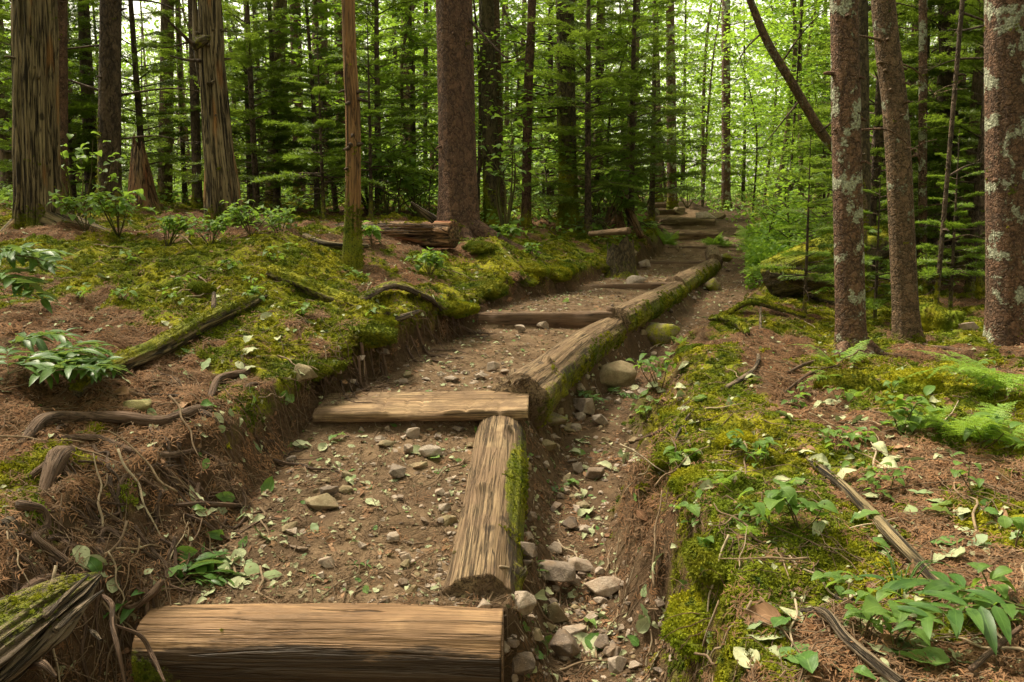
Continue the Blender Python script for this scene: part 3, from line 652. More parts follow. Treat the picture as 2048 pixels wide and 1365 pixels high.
ROCKM = {}
def stone(px, py, wpx, asp, hr, mat, label, seed, group=None, cat='stone', name='stone', rz=None, sink=.25, sub=0, npts=14):
    g = G(px, py); w = wpx/FPX*g.y
    me_ = rock_mesh(name, M[mat], seed, sx=1, sy=asp, sz=hr, sub=sub, npts=npts, rough=.06)
    o = link(name, me_, None, (g.x, g.y+w*asp*.3, g.z+w*hr*(.5-sink)), (rs(seed).uniform(-.12, .12), rs(seed+1).uniform(-.12, .12), rs(seed+2).uniform(-.4, .4) if rz is None else rz), w)
    return tag(o, label, cat, group)
ST = [
 (665,756,46,.7,.62,'rock','grey angular stone at the left end of the sawn plank step'),
 (598,785,74,.7,.55,'rock_tan','tan slab leaning from the left bank beside the plank step'),
 (642,1024,80,.7,.38,'rock_tan','broad flat tan stone half buried in the middle of the near trail bed'),
 (655,996,42,.6,.6,'rock_dark','dark stone right behind the broad flat tan one in the trail'),
 (785,1088,32,.8,.7,'rock','small pale pinkish stone sitting alone in the near trail bed'),
 (860,918,60,.7,.40,'rock','flat pale stone near the left side of the nearest mossy side log'),
 (818,912,28,.9,.8,'rock','blocky brown stone just left of the flat pale one'),
 (838,942,36,.7,.5,'rock_tan','low buff stone in front of the flat pale one'),
 (826,880,32,.9,.8,'rock','upright stone below the sawn plank step'),
 (788,962,52,1.0,.6,'rock_dark','rough brown stone embedded in the trail dirt'),
 (888,1028,28,.9,.75,'rock','rounded pale stone touching the side log halfway along'),
 (883,1055,24,.9,.8,'rock_dark','little grey stone touching the side log below the rounded pale one'),
 (597,1106,48,.5,.28,'rock_dark','thin flat grey stone in the near trail bed above the fallen sprig'),
 (585,1074,58,.5,.25,'rock','thin slab of stone with a leaf beside it in the near trail bed'),
 (805,1176,24,.9,.7,'rock_dark','small reddish stone just behind the front log'),
 (645,1160,26,.9,.45,'rock','small flat stone close behind the front log'),
 (1112,1190,92,.7,.62,'rock_dark','large smooth dark stone in the gully'),
 (1213,1198,82,.55,.42,'rock','oblong pinkish block of stone in the gully'),
 (1158,1150,54,.7,.5,'rock','reddish stone behind the large dark one in the gully'),
 (1042,1240,64,.8,.72,'rock','grey angular block against the right end of the front log'),
 (1116,1256,50,.8,.85,'rock_tan','pointed tan stone in the gully near the front log'),
 (1150,1282,50,.8,.5,'rock','buff stone beside the pointed tan one'),
 (1130,1325,62,.8,.8,'rock_dark','dark grey rounded block low in the gully'),
 (1045,1362,56,.8,.9,'rock_dark','brown block beside the shaded end of the front log'),
 (1206,1305,36,.9,.8,'rock_dark','small dark reddish stone in the gully'),
 (1048,1128,50,.8,.7,'rock_dark','dark stone tucked under the right side of the near side log'),
 (1165,836,52,.8,.75,'rock','blocky pink stone in the gully below the heap of shed leaflets'),
 (1207,852,44,.7,.6,'rock','rough pinkish stone right of the blocky one in the gully'),
 (1143,866,60,.6,.2,'rock_tan','thin flat stone lying in the gully'),
 (1095,905,40,.8,.5,'rock_tan','wedge of tan stone beside the near side log'),
 (1190,962,40,.8,.6,'rock_dark','dark brown stone half way along the gully'),
 (1155,950,28,.9,.8,'rock_dark','small dark cube of stone in the gully'),
 (1140,1066,32,.9,.8,'rock_dark','grey stone among leaves in the gully'),
 (1172,1070,28,.9,.5,'rock','small pale grey stone among leaves in the gully'),
 (1062,1048,26,.9,.8,'rock_dark','dark stone wedged against the log among fallen green leaves'),
 (1038,668,26,.8,.7,'rock','pale stone in front of the dark squared plank step'),
 (1090,660,34,.6,.5,'rock','flat pale stone leaning on the dark squared plank step'),
 (905,765,40,.7,.3,'rock','flat pinkish stone behind the sawn plank step'),
 (985,745,34,.6,.6,'rock','pale wedge of stone by the splintered log end'),
 (960,760,28,.7,.5,'rock','small stone near the splintered log end'),
 (1262,520,30,.8,.6,'rock_tan','stone at the left edge of the upper trail below the hollow stump'),
 (1275,570,50,.6,.4,'rock','flat stone bedded in the upper trail'),
 (1290,540,28,.9,.7,'rock','grey stone on the left edge of the upper trail'),
]
for q, (px, py, w, asp, hr, mt, lb) in enumerate(ST):
    stone(px, py, w*(1.3 if px > 1000 and py > 800 else 1.15), asp, hr*1.1, mt, lb, 200+q*3, sink=.12)
stone(1232,778,128,.62,.62,'rock_tan','large tan humped boulder between the side log and the right bank',500,name='boulder',cat='boulder',rz=.25,sub=2,npts=18)
stone(1318,690,118,.65,.60,'rock_moss','moss covered boulder lying in the gully beside the upper side log',511,name='boulder',cat='boulder',rz=-.3,sub=2,npts=18)
stone(1432,582,50,.9,.8,'rock_moss','small rounded mossy boulder at the far end of the side log',520,name='boulder',cat='boulder',sub=1)
stone(1100,856,90,.6,.55,'rock_moss','low brownish green boulder under the near end of the second side log',530,name='boulder',cat='boulder',sub=1)
stone(277,832,104,.6,.36,'rock_yellow','yellowish flat topped boulder set in the left bank',540,name='boulder',cat='boulder',sub=2,rz=.1,sink=.2)
stone(1412,441,56,.7,.45,'rock','pale grey boulder at the top right of the steps',550,name='boulder',cat='boulder',sub=1)
stone(1440,438,36,.8,.6,'rock_tan','pinkish stone beside the pale grey boulder at the top of the steps',553,name='boulder',cat='boulder')
stone(1308,436,30,.8,1.0,'rock','upright pale stone at the left edge of the top steps',556,name='boulder',cat='boulder')
stone(1360,430,40,.8,.6,'rock_tan','rounded stone on the highest steps',559,name='boulder',cat='boulder')
stone(1492,474,52,.7,.4,'rock_yellow','low mossy yellow stone beside the upper path',562,name='boulder',cat='boulder')
stone(1447,487,28,.8,.8,'rock_dark','dark stone between the upper steps and the side path',565,name='boulder',cat='boulder')
stone(1940,662,54,.7,.5,'rock','grey stone in the shade at the foot of the right hand trunks',568,name='boulder',cat='boulder')
stone(1452,525,34,.9,.8,'rock_moss','dark mossy stone right of the topmost side log',571,name='boulder',cat='boulder')
# medium loose stones, individuals of one kind
STM = [rock_mesh('loose_stone', M[m], 300+s, sz=rs(s).uniform(.35, .7), sy=rs(s+4).uniform(.6, 1), npts=13) for s, m in enumerate(['rock', 'rock_tan', 'rock_dark', 'rock', 'rock', 'rock_dark', 'rock_tan', 'rock'])]
rng = rs(5); cnt = 0
for q in range(4000):
    if cnt >= 290: break
    py = rng.uniform(500, 1360); px = rng.uniform(560, 1500); g = G(px, py)
    bed, gul, fl, fr, xs = [float(np.ravel(a)[0]) if not isinstance(a, list) else a for a in zones(np.array([g.x]), np.array([g.y]))]
    dens = (bed*.35*(1.6 if abs(g.y-4.1) < .5 and g.x > -.5 else .6)+gul*.6)
    if rng.rand() > dens: continue
    s = (.03+.075*rng.rand()**2)*(1+.03*g.y)
    o = link('loose_stone', STM[cnt % 8], None, (g.x, g.y, g.z+s*.12), (rng.uniform(-.3, .3), rng.uniform(-.3, .3), rng.uniform(0, 6)), s)
    w_ = 'gully' if gul > .5 else 'trail'; mt_ = ['pinkish grey', 'tan', 'dark', 'rough grey', 'flat grey', 'dark brown', 'buff', 'pale grey'][cnt % 8]
    tag(o, f'loose {mt_} stone in the {w_} near {near(px, py)}', 'stone', f'loose stones in the {w_}')
    cnt += 1

# ------------------------------------------------------------------ trail logs and steps
def fib(seed, amp=.05, kl=1.2, ka=3.0, knots=0):
    kn = [(rs(seed+q).uniform(0, 6.28), rs(seed+40+q).uniform(.15, 1.6)) for q in range(knots)]
    def f(th, l, R):
        c, s = np.cos(th)*ka, np.sin(th)*ka
        d = 1+amp*fbm(c, s, l*kl+seed, 4)*2+amp*.5*fbm(c*3, s*3, l*kl*1.5+seed, 3)*2+amp*.8*fbm(np.cos(th)*.8, np.sin(th)*.8, l*2.5+seed, 2)
        for (t0, l0) in kn:
            dt = np.abs((th-t0+np.pi) % (2*np.pi)-np.pi)
            d = d + .22*np.exp(-((dt*R/.03)**2+((l-l0)/.035)**2))
        return d
    return f
# front round log across the trail
cz = ZC-1.53
o = empty('step_log', (-.68, 2.88, cz-.15)); tag(o, 'thick round peeled log laid across the trail as the lowest step', 'log step')
def local(o, pts): return [tuple(Vector(p)-o.location) for p in pts]
pts = [(-1.31, 2.93, cz-.015), (-.9, 2.89, cz), (-.4, 2.87, cz+.005), (-.035, 2.86, cz)]
tube_obj('log_body', local(o, pts), [.150, .158, .160, .157], M['log_top'], o, n=150, seg=96, disp=fib(3, .04, .8, 3.5, 2), wet=lambda V, N_, tc: np.clip(1.0-1.05*N_[:, 2], 0, .95)*(N_[:, 1] < .5),  # lower front: damp streaks plus shade painted by surface angle
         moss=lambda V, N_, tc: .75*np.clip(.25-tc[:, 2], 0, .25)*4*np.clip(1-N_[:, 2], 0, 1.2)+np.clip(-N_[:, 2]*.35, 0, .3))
V, F, A = tube(local(o, [(-.036, 2.86, cz), (-.030, 2.86, cz)]), [.155, .152], n=3, seg=40, disp=fib(3, .02)); link('cut_end', meshdata('cut_end', V, F, M['plank_dark'], False, A), o)

# side logs: the right edge of the trail
def side_log(a, b, r, label, seed, mossf, mat='log_old', flare=None, n=170, seg=84, amp=.05, mid=None, sag=0.0, wet=lambda V, N_, tc: np.clip((N_[:, 0]-.35)*.9, 0, .55)):  # right flank tinted dark by its normal, painted shade
    o = empty('side_log', tuple((Vector(a)+Vector(b))/2-Vector((0, 0, r[0]))))
    tag(o, label, 'log')
    m = (Vector(a)+Vector(b))/2+Vector(mid or (0, 0, 0))
    tube_obj('log_body', local(o, [a, m, b]), r, M[mat], o, n=n, seg=seg, disp=fib(seed, amp, .8, 3.0, 4), moss=mossf, wet=wet)  # wet carries the shade painted on the flank
    return o
def mright(V, N_, tc): return np.clip((N_[:, 0]-.05)*1.0-.15*N_[:, 2], 0, 1)*.62
def mright2(V, N_, tc): return np.clip((N_[:, 0]-.12)*1.15, 0, 1)*.66
A0 = P(948, 1205, 3.06); A0 = Vector((-.125, 3.05, ZC-1.46)); B0 = Vector((-.065, 4.56, ZC-1.168))
L0 = side_log(A0, B0, [.158, .150, .152, .140], 'nearest side log edging the trail, worn brown on top with a bright moss patch', 21,
              lambda V, N_, tc: np.clip((N_[:, 0]-.35)*1.3, 0, 1)*.62+.95*np.exp(-(((tc[:, 2]-.85)/.32)**2+((N_[:, 0]-.68)/.28)**2)), mid=(.0, 0, -.005), wet=lambda V, N_, tc: np.clip((N_[:, 0]-.25)*1.1, 0, .8))  # stronger painted shade down the right flank
A1 = Vector((.04, 4.86, ZC-1.055)); B1 = Vector((.83, 7.02, ZC-.90))
L1 = side_log(A1, B1, [.185, .150, .140, .135, .13], 'second side log with a splintered flared end resting beside the sawn plank', 31, mright, amp=.055, n=190, mid=(-.02, 0, .02))
A2 = Vector((.86, 6.95, ZC-.83)); B2 = Vector((1.80, 9.35, ZC-.765))
L2 = side_log(A2, B2, [.13, .128, .12], 'third side log, green with moss on its right flank, beyond the dark plank step', 41, mright2)
A3 = Vector((1.80, 9.42, ZC-.74)); B3 = Vector((2.93, 12.5, ZC-.66))
L3 = side_log(A3, B3, [.135, .13, .12], 'mossy fourth side log running up to the far narrow steps', 51, mright2, n=100, seg=50)
A4 = Vector((2.98, 12.6, ZC-.60)); B4 = Vector((3.36, 14.4, ZC-.50))
L4 = side_log(A4, B4, [.12, .11], 'short pale side log between the two thin far steps', 61, lambda V, N_, tc: N_[:, 0]*.3, n=60, seg=40)
# splinters at the flared near end of the second side log
rr = rs(4)
for q in range(16):
    aa = rr.uniform(-1.9, 1.9); c = A1+Vector((math.sin(aa)*.155, -.01, math.cos(aa)*.155)); d = (B1-A1).normalized()
    p0 = c+d*rr.uniform(.05, .2)-Vector((0, 0, .01)); p1 = c-d*rr.uniform(.02, .09)+Vector((rr.uniform(-.02, .02), 0, rr.uniform(-.03, .02)))
    tube_obj('splinter', local(L1, [p0, (p0+p1)/2+Vector((0, 0, .004)), p1]), [.016, .012, .003], M['log_old'], L1, n=6, seg=6)

def plank(a, b, depth, h, mat, label, seed, name='plank_step', rows=1, tilt=.0, cuts=(), endmat=None):
    """sawn or split timber, front edge from a to b (world points of the top front edge)"""
    a, b = Vector(a), Vector(b); o = empty(name, tuple((a+b)/2-Vector((0, 0, h)))); tag(o, label, 'plank step')
    L_ = (b-a).length; dx = (b-a).normalized(); dy = Vector((-dx.y, dx.x, 0)); nx = int(L_/.012); prof = []
    r_ = .012
    P2 = [(0, -h), (0, -r_-.001), (r_*.3, -r_*.3), (r_, 0)]+[(depth*t, tilt*t) for t in (.12, .2, .28, .36, .44, .52, .6, .68, .76, .84, .92)]+[(depth, tilt-.01), (depth, -h)]
    V = []; tc = []
    for i in range(nx+1):
        s = L_*i/nx
        for k, (yy, zz) in enumerate(P2):
            f = fbm(np.array([s*3+seed]), np.array([yy*22.]), seed, 3)[0]
            f2 = fbm(np.array([s*1.3+seed]), np.array([zz*10.+5]), 2, 3)[0]; groove = 0
            for cx in cuts:
                groove -= .008*math.exp(-((s-cx-yy*.15*math.sin(cx*9))/.006)**2)*(1 if yy < depth*.55 else 0)
            chip = -.03*max(0, fbm(np.array([s*6.+seed*3]), np.array([0.]), 1, 3)[0]-.12)*(1 if k in (2, 3) else 0)
            z_ = zz+(.010*f+groove+chip if k > 1 and k < len(P2)-1 else 0); y_ = yy+(.012*f2 if k < 4 else .03*f2)
            p = a-o.location+dx*s+dy*y_+Vector((0, 0, z_)); V.append(tuple(p)); tc.append((yy, zz, s))
    m = len(P2); F = [(i*m+k, i*m+(k+1) % m, (i+1)*m+(k+1) % m, (i+1)*m+k) for i in range(nx) for k in range(m)]
    F = [f[::-1] for f in F]; F.append(list(range(m))); F.append([nx*m+k for k in range(m)][::-1])
    ms = np.zeros(len(V)); me_ = meshdata('timber', V, F, M[mat], True, {'tc': np.array(tc), 'ms': ms})
    t = link('timber', me_, o)
    return o
def at(px, d, zr): return Vector((xz(px, zr, d), d, ZC+zr))
plank(at(625,4.56,-1.03), at(1056,4.52,-1.005), .42, .06, 'plank', 'broad pale sawn plank step crossing the trail above the near dirt bed', 5, cuts=(.38, .52, .60, .84, .95, 1.02), tilt=.03)
plank(at(955,6.92,-.745), at(1225,6.88,-.735), .12, .15, 'plank_dark', 'dark squared timber step, second from the front above the near plank', 9)
plank(at(1180,9.32,-.69), at(1353,9.30,-.665), .16, .14, 'plank_dark', 'thin plank step where the trail narrows beside the third side log', 13)
plank(at(1293,12.5,-.585), at(1427,12.5,-.572), .12, .14, 'plank_dark', 'narrow plank step meeting the far end of the mossy fourth side log', 17)
plank(at(1336,14.5,-.43), at(1427,14.5,-.42), .12, .17, 'plank_dark', 'narrow plank step just above the short pale side log', 19)
def rlog(px0, px1, d, zr, r, label, seed, mat='log_old'):
    a, b = at(px0, d, zr-r), at(px1, d-.03, zr-r); o = empty('step_log', tuple((a+b)/2-Vector((0, 0, r)))); tag(o, label, 'log step')
    tube_obj('log_body', local(o, [a, (a+b)/2+Vector((0, 0, .01)), b]), [r*1.05, r, r], M[mat], o, n=70, seg=32, disp=fib(seed, .05, 1, 3, 2), moss=lambda V, N_, tc: .2*np.ones(len(V)))
rlog(1326,1434,16.5,-.17,.125,'dark round step log, lower of the two thick logs at the top of the stairs',71)
rlog(1320,1428,18.5,.05,.115,'round step log under the pale boulder, upper of the two thick logs',73)
plank(at(1306,21,.27), at(1352,21,.28), .2, .20, 'plank_dark', 'short weathered step high on the trail beside the rounded stone', 23)
plank(at(1290,24,.48), at(1342,24,.50), .25, .2, 'plank_dark', 'highest step at the top of the trail', 25)
# wooden stake end beside the squared step
o = tag(tube_obj('stake', [at(1218, 7.0, -.9), at(1222, 6.98, -.70)], [.045, .04], M['plank_dark'], n=8, seg=8), 'short dark stake where the squared step meets the side logs', 'stake')

# ------------------------------------------------------------------ trunks
def flare(h=.25, a=.5, lobes=5, ph=0.0):
    def f(th, l, R): return 1+a*np.exp(-l/h)*(1+.45*np.sin(lobes*th+ph)+.25*np.sin((lobes-2)*th+2*ph))
    return f
def trunk(px0, py0, px1, d, w, label, mat, top=None, name='spruce_tree', cat='tree', fl=.45, flh=.25, amp=.04, ka=2.5, kl=1.0, seed=1, hgt=6.5, mossh=.5, taper=.72, lean_y=0.0, stubs=6, branches=0, seg=56, n=120, bx=None, pxm=None, roots=(), stubmat=None, dz=0, brlen=.9, mossk=.9, sideM=0.0):
    """trunk whose foot stands at picture column px0 and whose axis passes column px1 at the picture's top edge"""
    b = P(px0, py0, d); b.z = H(b.x, d)-.08+dz
    t = P(px1, 0, d); k = hgt/(t.z-b.z) if top is None else 1
    T = b+(t-b)*k; T.y += lean_y*k
    if top is not None: T = P(top[0], top[1], d)
    o = empty(name, tuple(b)); tag(o, label, cat)
    pts = [b, b+(T-b)*.5, T]
    if pxm is not None:
        mm = P(pxm[0], pxm[1], d); pts = [b, mm, t, T] if top is None else [b, mm, T]
    r0 = w/2; fb = fib(seed, amp, kl, ka, 0); ff = flare(flh, fl, 5, seed)
    def dd(th, l, R): return fb(th, l, R)*ff(th, l, R)
    tube_obj('trunk', local(o, pts), [r0*1.03, r0*.98, r0*taper], M[mat], o, n=n, seg=seg, disp=dd,
             moss=lambda V, N_, tc: mossk*np.exp(-tc[:, 2]/mossh)+sideM*np.clip(-N_[:, 0], 0, 1))
    rr = rs(seed+77); L_ = (T-b).length
    for q in range(stubs+branches):
        br = q >= stubs
        l = rr.uniform(.8, min(L_, 3.9)); s = l/L_; c = b.lerp(T, s) if len(pts) == 3 else Vector(spline(pts, 40)[int(s*39)])
        a_ = rr.uniform(0, 6.28) if not br else rr.choice([rr.uniform(-.9, .9), rr.uniform(2.2, 4.0)]); ln = rr.uniform(.04, .10) if not br else rr.uniform(.4, 1)*brlen
        if not br and math.sin(a_) > .2: a_ = -a_
        dr = Vector((math.cos(a_), math.sin(a_), rr.uniform(-.25, .3))); R = r0*(1-(1-taper)*s)
        p0 = c+dr*R*.7; p1 = c+dr*(R+ln*.5)+Vector((0, 0, rr.uniform(-.02, .03)*ln*4)); p2 = c+dr*(R+ln)+Vector((0, 0, -.12*ln+rr.uniform(-.1, .1)*ln))
        rb = rr.uniform(.008, .016) if not br else rr.uniform(.006, .012)
        tube_obj('branch_stub' if not br else 'dead_branch', local(o, [p0, p1, p2]), [rb*1.6, rb, rb*(.6 if not br else .25)], M[stubmat or mat], o, n=10, seg=6)
        if br:
            ac = Acc()
            for z_ in range(7):
                s2 = rr.uniform(.3, .95); c2 = p1.lerp(p2, s2) ; d2 = (dr+Vector(rr.normal(0, .7, 3))).normalized()*ln*rr.uniform(.15, .4)
                V, F_, tcc = thin(local(o, [c2, c2+d2*.5+Vector((0, 0, .02)), c2+d2]), .003, .001); ac.add(V, F_, 0, tcc)
            tw = link('twigs', ac.mesh('twigs', M[stubmat or mat]), None); tw.parent = o
    for (ra, rl, rw) in roots:
        c = b+Vector((0, 0, .12)); pr = [c+Vector((math.cos(ra)*r0*.6, math.sin(ra)*r0*.6, .06))]
        for s in (.35, .7, 1.0):
            q_ = Vector((b.x+math.cos(ra+.25*math.sin(3*s))*(r0+rl*s), b.y+math.sin(ra+.25*math.sin(3*s))*(r0+rl*s), 0)); q_.z = H(q_.x, q_.y)+rw*(.5-.9*s); pr.append(q_)
        tube_obj('root', local(o, pr), [rw*1.7, rw*1.2, rw*.8, rw*.3], M[mat], o, n=24, seg=14, disp=fib(seed+int(ra*9), .08), moss=lambda V, N_, tc: .35*np.ones(len(V)))
    return o, b, T
trunk(78, 480, 66, 8.0, .35, 'weathered barkless snag with deep fissures and pointed branch stubs, furthest to the left', 'snag', name='dead_snag', fl=.22, flh=.35, amp=.12, ka=5.5, kl=.8, seed=2, stubs=16, seg=150, n=200, roots=((-.6,.5,.06),(.1,.6,.07),(3.6,.4,.05)), mossh=.3)
trunk(112, 430, 112, 9.6, .22, 'reddish spruce trunk standing close behind the fissured left snag', 'bark_red', seed=4, branches=2, stubs=4)
trunk(216, 430, 222, 10, .235, 'dark rough trunk with long bare side branches between the two weathered snags', 'bark_dark', seed=6, branches=9, stubs=7, brlen=1.5, sideM=.35)
o, b, T = trunk(452, 480, 412, 9.0, .26, 'leaning weathered snag with a forked broken top and orange rot streaks', 'snag', name='dead_snag', top=(414, -40), pxm=(428, 190), fl=.45, flh=.5, amp=.12, ka=5.0, kl=.8, seed=8, stubs=9, seg=140, n=200, taper=.72, roots=((-.5,.9,.05),(.4,.7,.05)), mossh=.25)
for (x0, x1, y1, r) in ((398, 388, -10, .05), (425, 432, -60, .085), (410, 408, 20, .03), (437, 440, -5, .04)):
    tube_obj('splintered_top', local(o, [P(x0+4, 175, 9.0), P((x0+x1)/2+2, 90, 8.98), P(x1, y1, 9.0)]), [r*.5, r, r*.3], M['snag'], o, n=24, seg=14, disp=fib(int(x0), .14, 1.5, 3))
tube_obj('burl', local(o, [P(418, 75, 8.9), P(398, 85, 8.8), P(388, 100, 8.8)]), [.03, .055, .02], M['bark_mossy'], o, n=14, seg=16, disp=fib(12, .3), moss=lambda V, N_, tc: .35*np.ones(len(V)))
tube_obj('dead_branch', local(o, [P(392, 95, 8.8), P(355, 60, 8.6), P(325, 30, 8.5)]), [.022, .014, .006], M['bark_dark'], o, n=14, seg=7)
tube_obj('dead_branch', local(o, [P(400, 122, 8.9), P(370, 120, 8.6), P(340, 112, 8.5)]), [.02, .012, .006], M['bark_dark'], o, n=14, seg=7)
trunk(704, 500, 696, 7.2, .118, 'slim orange brown peeled trunk with dark knots and a mossy foot', 'snag_orange', name='dead_snag', fl=.45, flh=.45, amp=.06, seed=10, stubs=9, pxm=(706, 250), mossh=.55, seg=44, n=150, stubmat='bark_dark', mossk=1.1, sideM=.15)
o, b, T = trunk(918, 470, 908, 10, .415, 'large straight red barked spruce at the centre left with a flared base', 'bark_red', fl=.38, flh=.38, amp=.025, ka=2.0, seed=12, stubs=3, seg=110, n=200, roots=((-.35,1.0,.09),(-1.4,.35,.06),(3.4,.3,.06)), mossh=.12, taper=.86, mossk=.5)
tube_obj('dead_branch', local(o, [P(940, 40, 9.9), P(985, 90, 9.6), P(1020, 117, 9.5), P(1062, 92, 9.4)]), [.02, .014, .010, .004], M['bark_dark'], o, n=24, seg=7)
trunk(985, 425, 972, 13, .24, 'dark trunk forking near the top, right of the large red barked spruce', 'bark_mossy', seed=14, fl=.25, stubs=3, branches=3, sideM=.3, pxm=(978, 220))
trunk(1002, 425, 990, 13.2, .13, 'thin grey trunk leaning against the dark forked one', 'bark_brown', seed=16, fl=.2, stubs=2, branches=2, brlen=.5)
trunk(1052, 432, 1064, 13, .135, 'slender reddish trunk with curved dead twigs', 'bark_red', seed=18, stubs=2, branches=10, brlen=1.0, pxm=(1056, 200))
trunk(1138, 432, 1130, 13, .27, 'rough mossy trunk with many curving dead branches left of the shattered stump', 'bark_mossy', seed=20, stubs=5, branches=10, brlen=1.2, amp=.07, sideM=.3, mossh=1.2)
trunk(1452, 425, 1452, 24, .24, 'reddish trunk at the head of the trail with pale bark patches', 'bark_lichen', seed=22, fl=.3, stubs=2, branches=3, pxm=(1452, 200))
trunk(1702, 740, 1688, 6.6, .218, 'reddish trunk with pale lichen patches and a mossy foot, nearest on the right bank', 'bark_lichen', seed=24, fl=.75, flh=.11, amp=.03, stubs=7, seg=96, n=230, mossh=.22, roots=((-2.6,.25,.04),(-.4,.3,.045),(-1.4,.22,.04)), pxm=(1694, 330), mossk=1.2, hgt=5.5, branches=1, brlen=.8)
trunk(1815, 700, 1766, 7.25, .20, 'brown leaning trunk in the middle of the three right hand trunks', 'bark_brown', seed=26, fl=.45, flh=.2, amp=.03, stubs=8, seg=84, n=200, pxm=(1793, 260), hgt=5.5, branches=2, brlen=.7, mossh=.25)
trunk(2022, 705, 2016, 7.3, .36, 'thick trunk with round pale lichen blotches at the right edge', 'bark_lichen', seed=29, fl=.25, flh=.25, amp=.03, stubs=8, seg=96, n=200, hgt=5.5, mossh=.15, mossk=.6)
# leaning tree behind the lichen trunk
b = P(1712, 560, 10.2); b.z = H(b.x, b.y)-.05
o = empty('leaning_tree', tuple(b)); tag(o, 'slanting trunk leaning left across the bright gap above the path', 'tree')
tube_obj('trunk', local(o, [b, P(1722, 420, 10.2), P(1700, 330, 10.1), P(1650, 275, 10), P(1585, 168, 9.8), P(1535, 85, 9.7), P(1500, 0, 9.6), P(1440, -150, 9.4)]), [.10, .07, .06, .05, .045, .04, .032], M['bark_brown'], o, n=160, seg=36, disp=fib(90, .05), moss=lambda V, N_, tc: .8*np.exp(-tc[:, 2]/.9)+.2)
for q, (p0, p1, p2) in enumerate([((1560,130),(1610,60),(1660,10)),((1600,200),(1560,250),(1520,300)),((1530,60),(1490,100),(1470,140)),((1640,265),(1680,230),(1700,200))]):
    tube_obj('dead_branch', local(o, [P(*p0, 9.9), P(*p1, 9.7), P(*p2, 9.5)]), [.014, .009, .003], M['bark_dark'], o, n=14, seg=6)
for q, (x0, y0, x1, d, w, mt, lb) in enumerate([
    (1848, 560, 1846, 11, .10, 'bark_lichen', 'thin lichen spotted trunk between the right hand trunks'),
    (1905, 600, 1893, 13, .24, 'bark_dark', 'dark trunk in deep shade behind the right hand trunks'),
    (1960, 620, 1980, 10.5, .09, 'bark_dark', 'thin dark trunk just left of the blotched right edge trunk'),
    (1870, 640, 1925, 9.0, .045, 'bark_dark', 'crooked dark sapling stem with a mossy foot in the right shade'),
    (1732, 560, 1722, 10.6, .16, 'bark_mossy', 'mossy trunk hidden behind the lichen trunk at the right'),
    (545, 440, 560, 14, .22, 'bark_far', 'brown trunk in the shade right of the forked snag'),
    (600, 430, 590, 16, .20, 'bark_red', 'reddish trunk in the shade between the forked snag and the peeled trunk'),
    (638, 430, 640, 15, .26, 'bark_far', 'broad dull trunk just left of the slim peeled trunk'),
    (820, 430, 815, 17, .26, 'bark_brown', 'pale brown trunk in the bright gap left of the large spruce'),
    (850, 430, 852, 18, .09, 'bark_dark', 'thin dark stem beside the large red barked spruce'),
    (1345, 410, 1340, 22, .24, 'bark_lichen', 'pale blotched trunk left of the head of the trail'),
    (330, 420, 335, 15, .22, 'bark_far', 'dull trunk behind the conical rotten stump'),
    (1318, 412, 1310, 26, .22, 'bark_far', 'faint trunk beyond the upper steps'),
    (395, 430, 385, 12.5, .13, 'bark_dark', 'dark slim trunk just left of the forked snag')]):
    trunk(x0, y0, x1, d, w, lb, mt, seed=100+q, stubs=2, branches=4, brlen=1.0, seg=28, n=60, sideM=.15, fl=.35)

# stumps
def stump(px, py, d, w, h, label, mat, seed, cone=.3, jag=.5, lean=0):
    b = P(px, py, d); b.z = H(b.x, d)-.06
    o = empty('stump', tuple(b)); tag(o, label, 'stump')
    f0 = fib(seed, .10, 1, 2.5)
    def dd(th, l, R): return f0(th, l, R)*(1+.5*np.exp(-l/.12)*(1+.5*np.sin(4*th+seed)))
    V, F, A = tube(local(o, [b, b+Vector((lean*.5, 0, h*.5)), b+Vector((lean, 0, h))]), [w/2, w/2*(1-cone*.4), w/2*(1-cone)], n=50, seg=48, disp=dd, moss=lambda V, N_, tc: .5*np.exp(-tc[:, 2]/.2)+.15, caps=False)
    th = np.arctan2(A['tc'][:, 1], A['tc'][:, 0]); top = np.clip(A['tc'][:, 2]/h, 0, 1)
    V[:, 2] -= jag*h*top**2*(.5+.5*fbm(np.cos(th)*2.5, np.sin(th)*2.5, seed, 3)*2+.5*np.sin(th+seed*1.0)*.6)
    link('stump_wood', meshdata('stump_wood', V, F, M[mat], True, A), o)
    for q in range(5):
        a_ = rs(seed+q).uniform(0, 6.28); r_ = w*.38*(1-cone*.7); hh = h*rs(seed+q+9).uniform(.6, 1.0)
        tube_obj('splinter', local(o, [b+Vector((math.cos(a_)*r_*1.1, math.sin(a_)*r_, h*.25)), b+Vector((math.cos(a_)*r_+lean*.5, math.sin(a_)*r_, hh*.7)), b+Vector((math.cos(a_)*r_*.8+lean, math.sin(a_)*r_*.8, hh))]), [w*.12, w*.09, w*.02], M[mat], o, n=14, seg=8, disp=fib(seed+q, .15))
    return o
stump(287, 440, 11.5, .40, 1.0, 'conical rotten stump glowing orange brown behind the left seedlings', 'rotten', 3, .65, .25)
stump(1232, 470, 13.5, .30, .62, 'shattered reddish stump left of the upper steps', 'rotten', 5, .35, .6, -.02)
o = stump(1240, 545, 10.4, .34, .56, 'hollow mossy black stump on the crest of the left bank', 'bark_mossy', 7, .1, .3)
b = P(1262, 480, 13.2); tube_obj('splinter', [tuple(P(1245, 395, 13.3)-o.location), tuple(P(1262, 430, 13.2)-o.location), tuple(P(1283, 475, 13.0)-o.location)], [.05, .07, .05], M['rotten'], o, n=20, seg=10, disp=fib(9, .15))
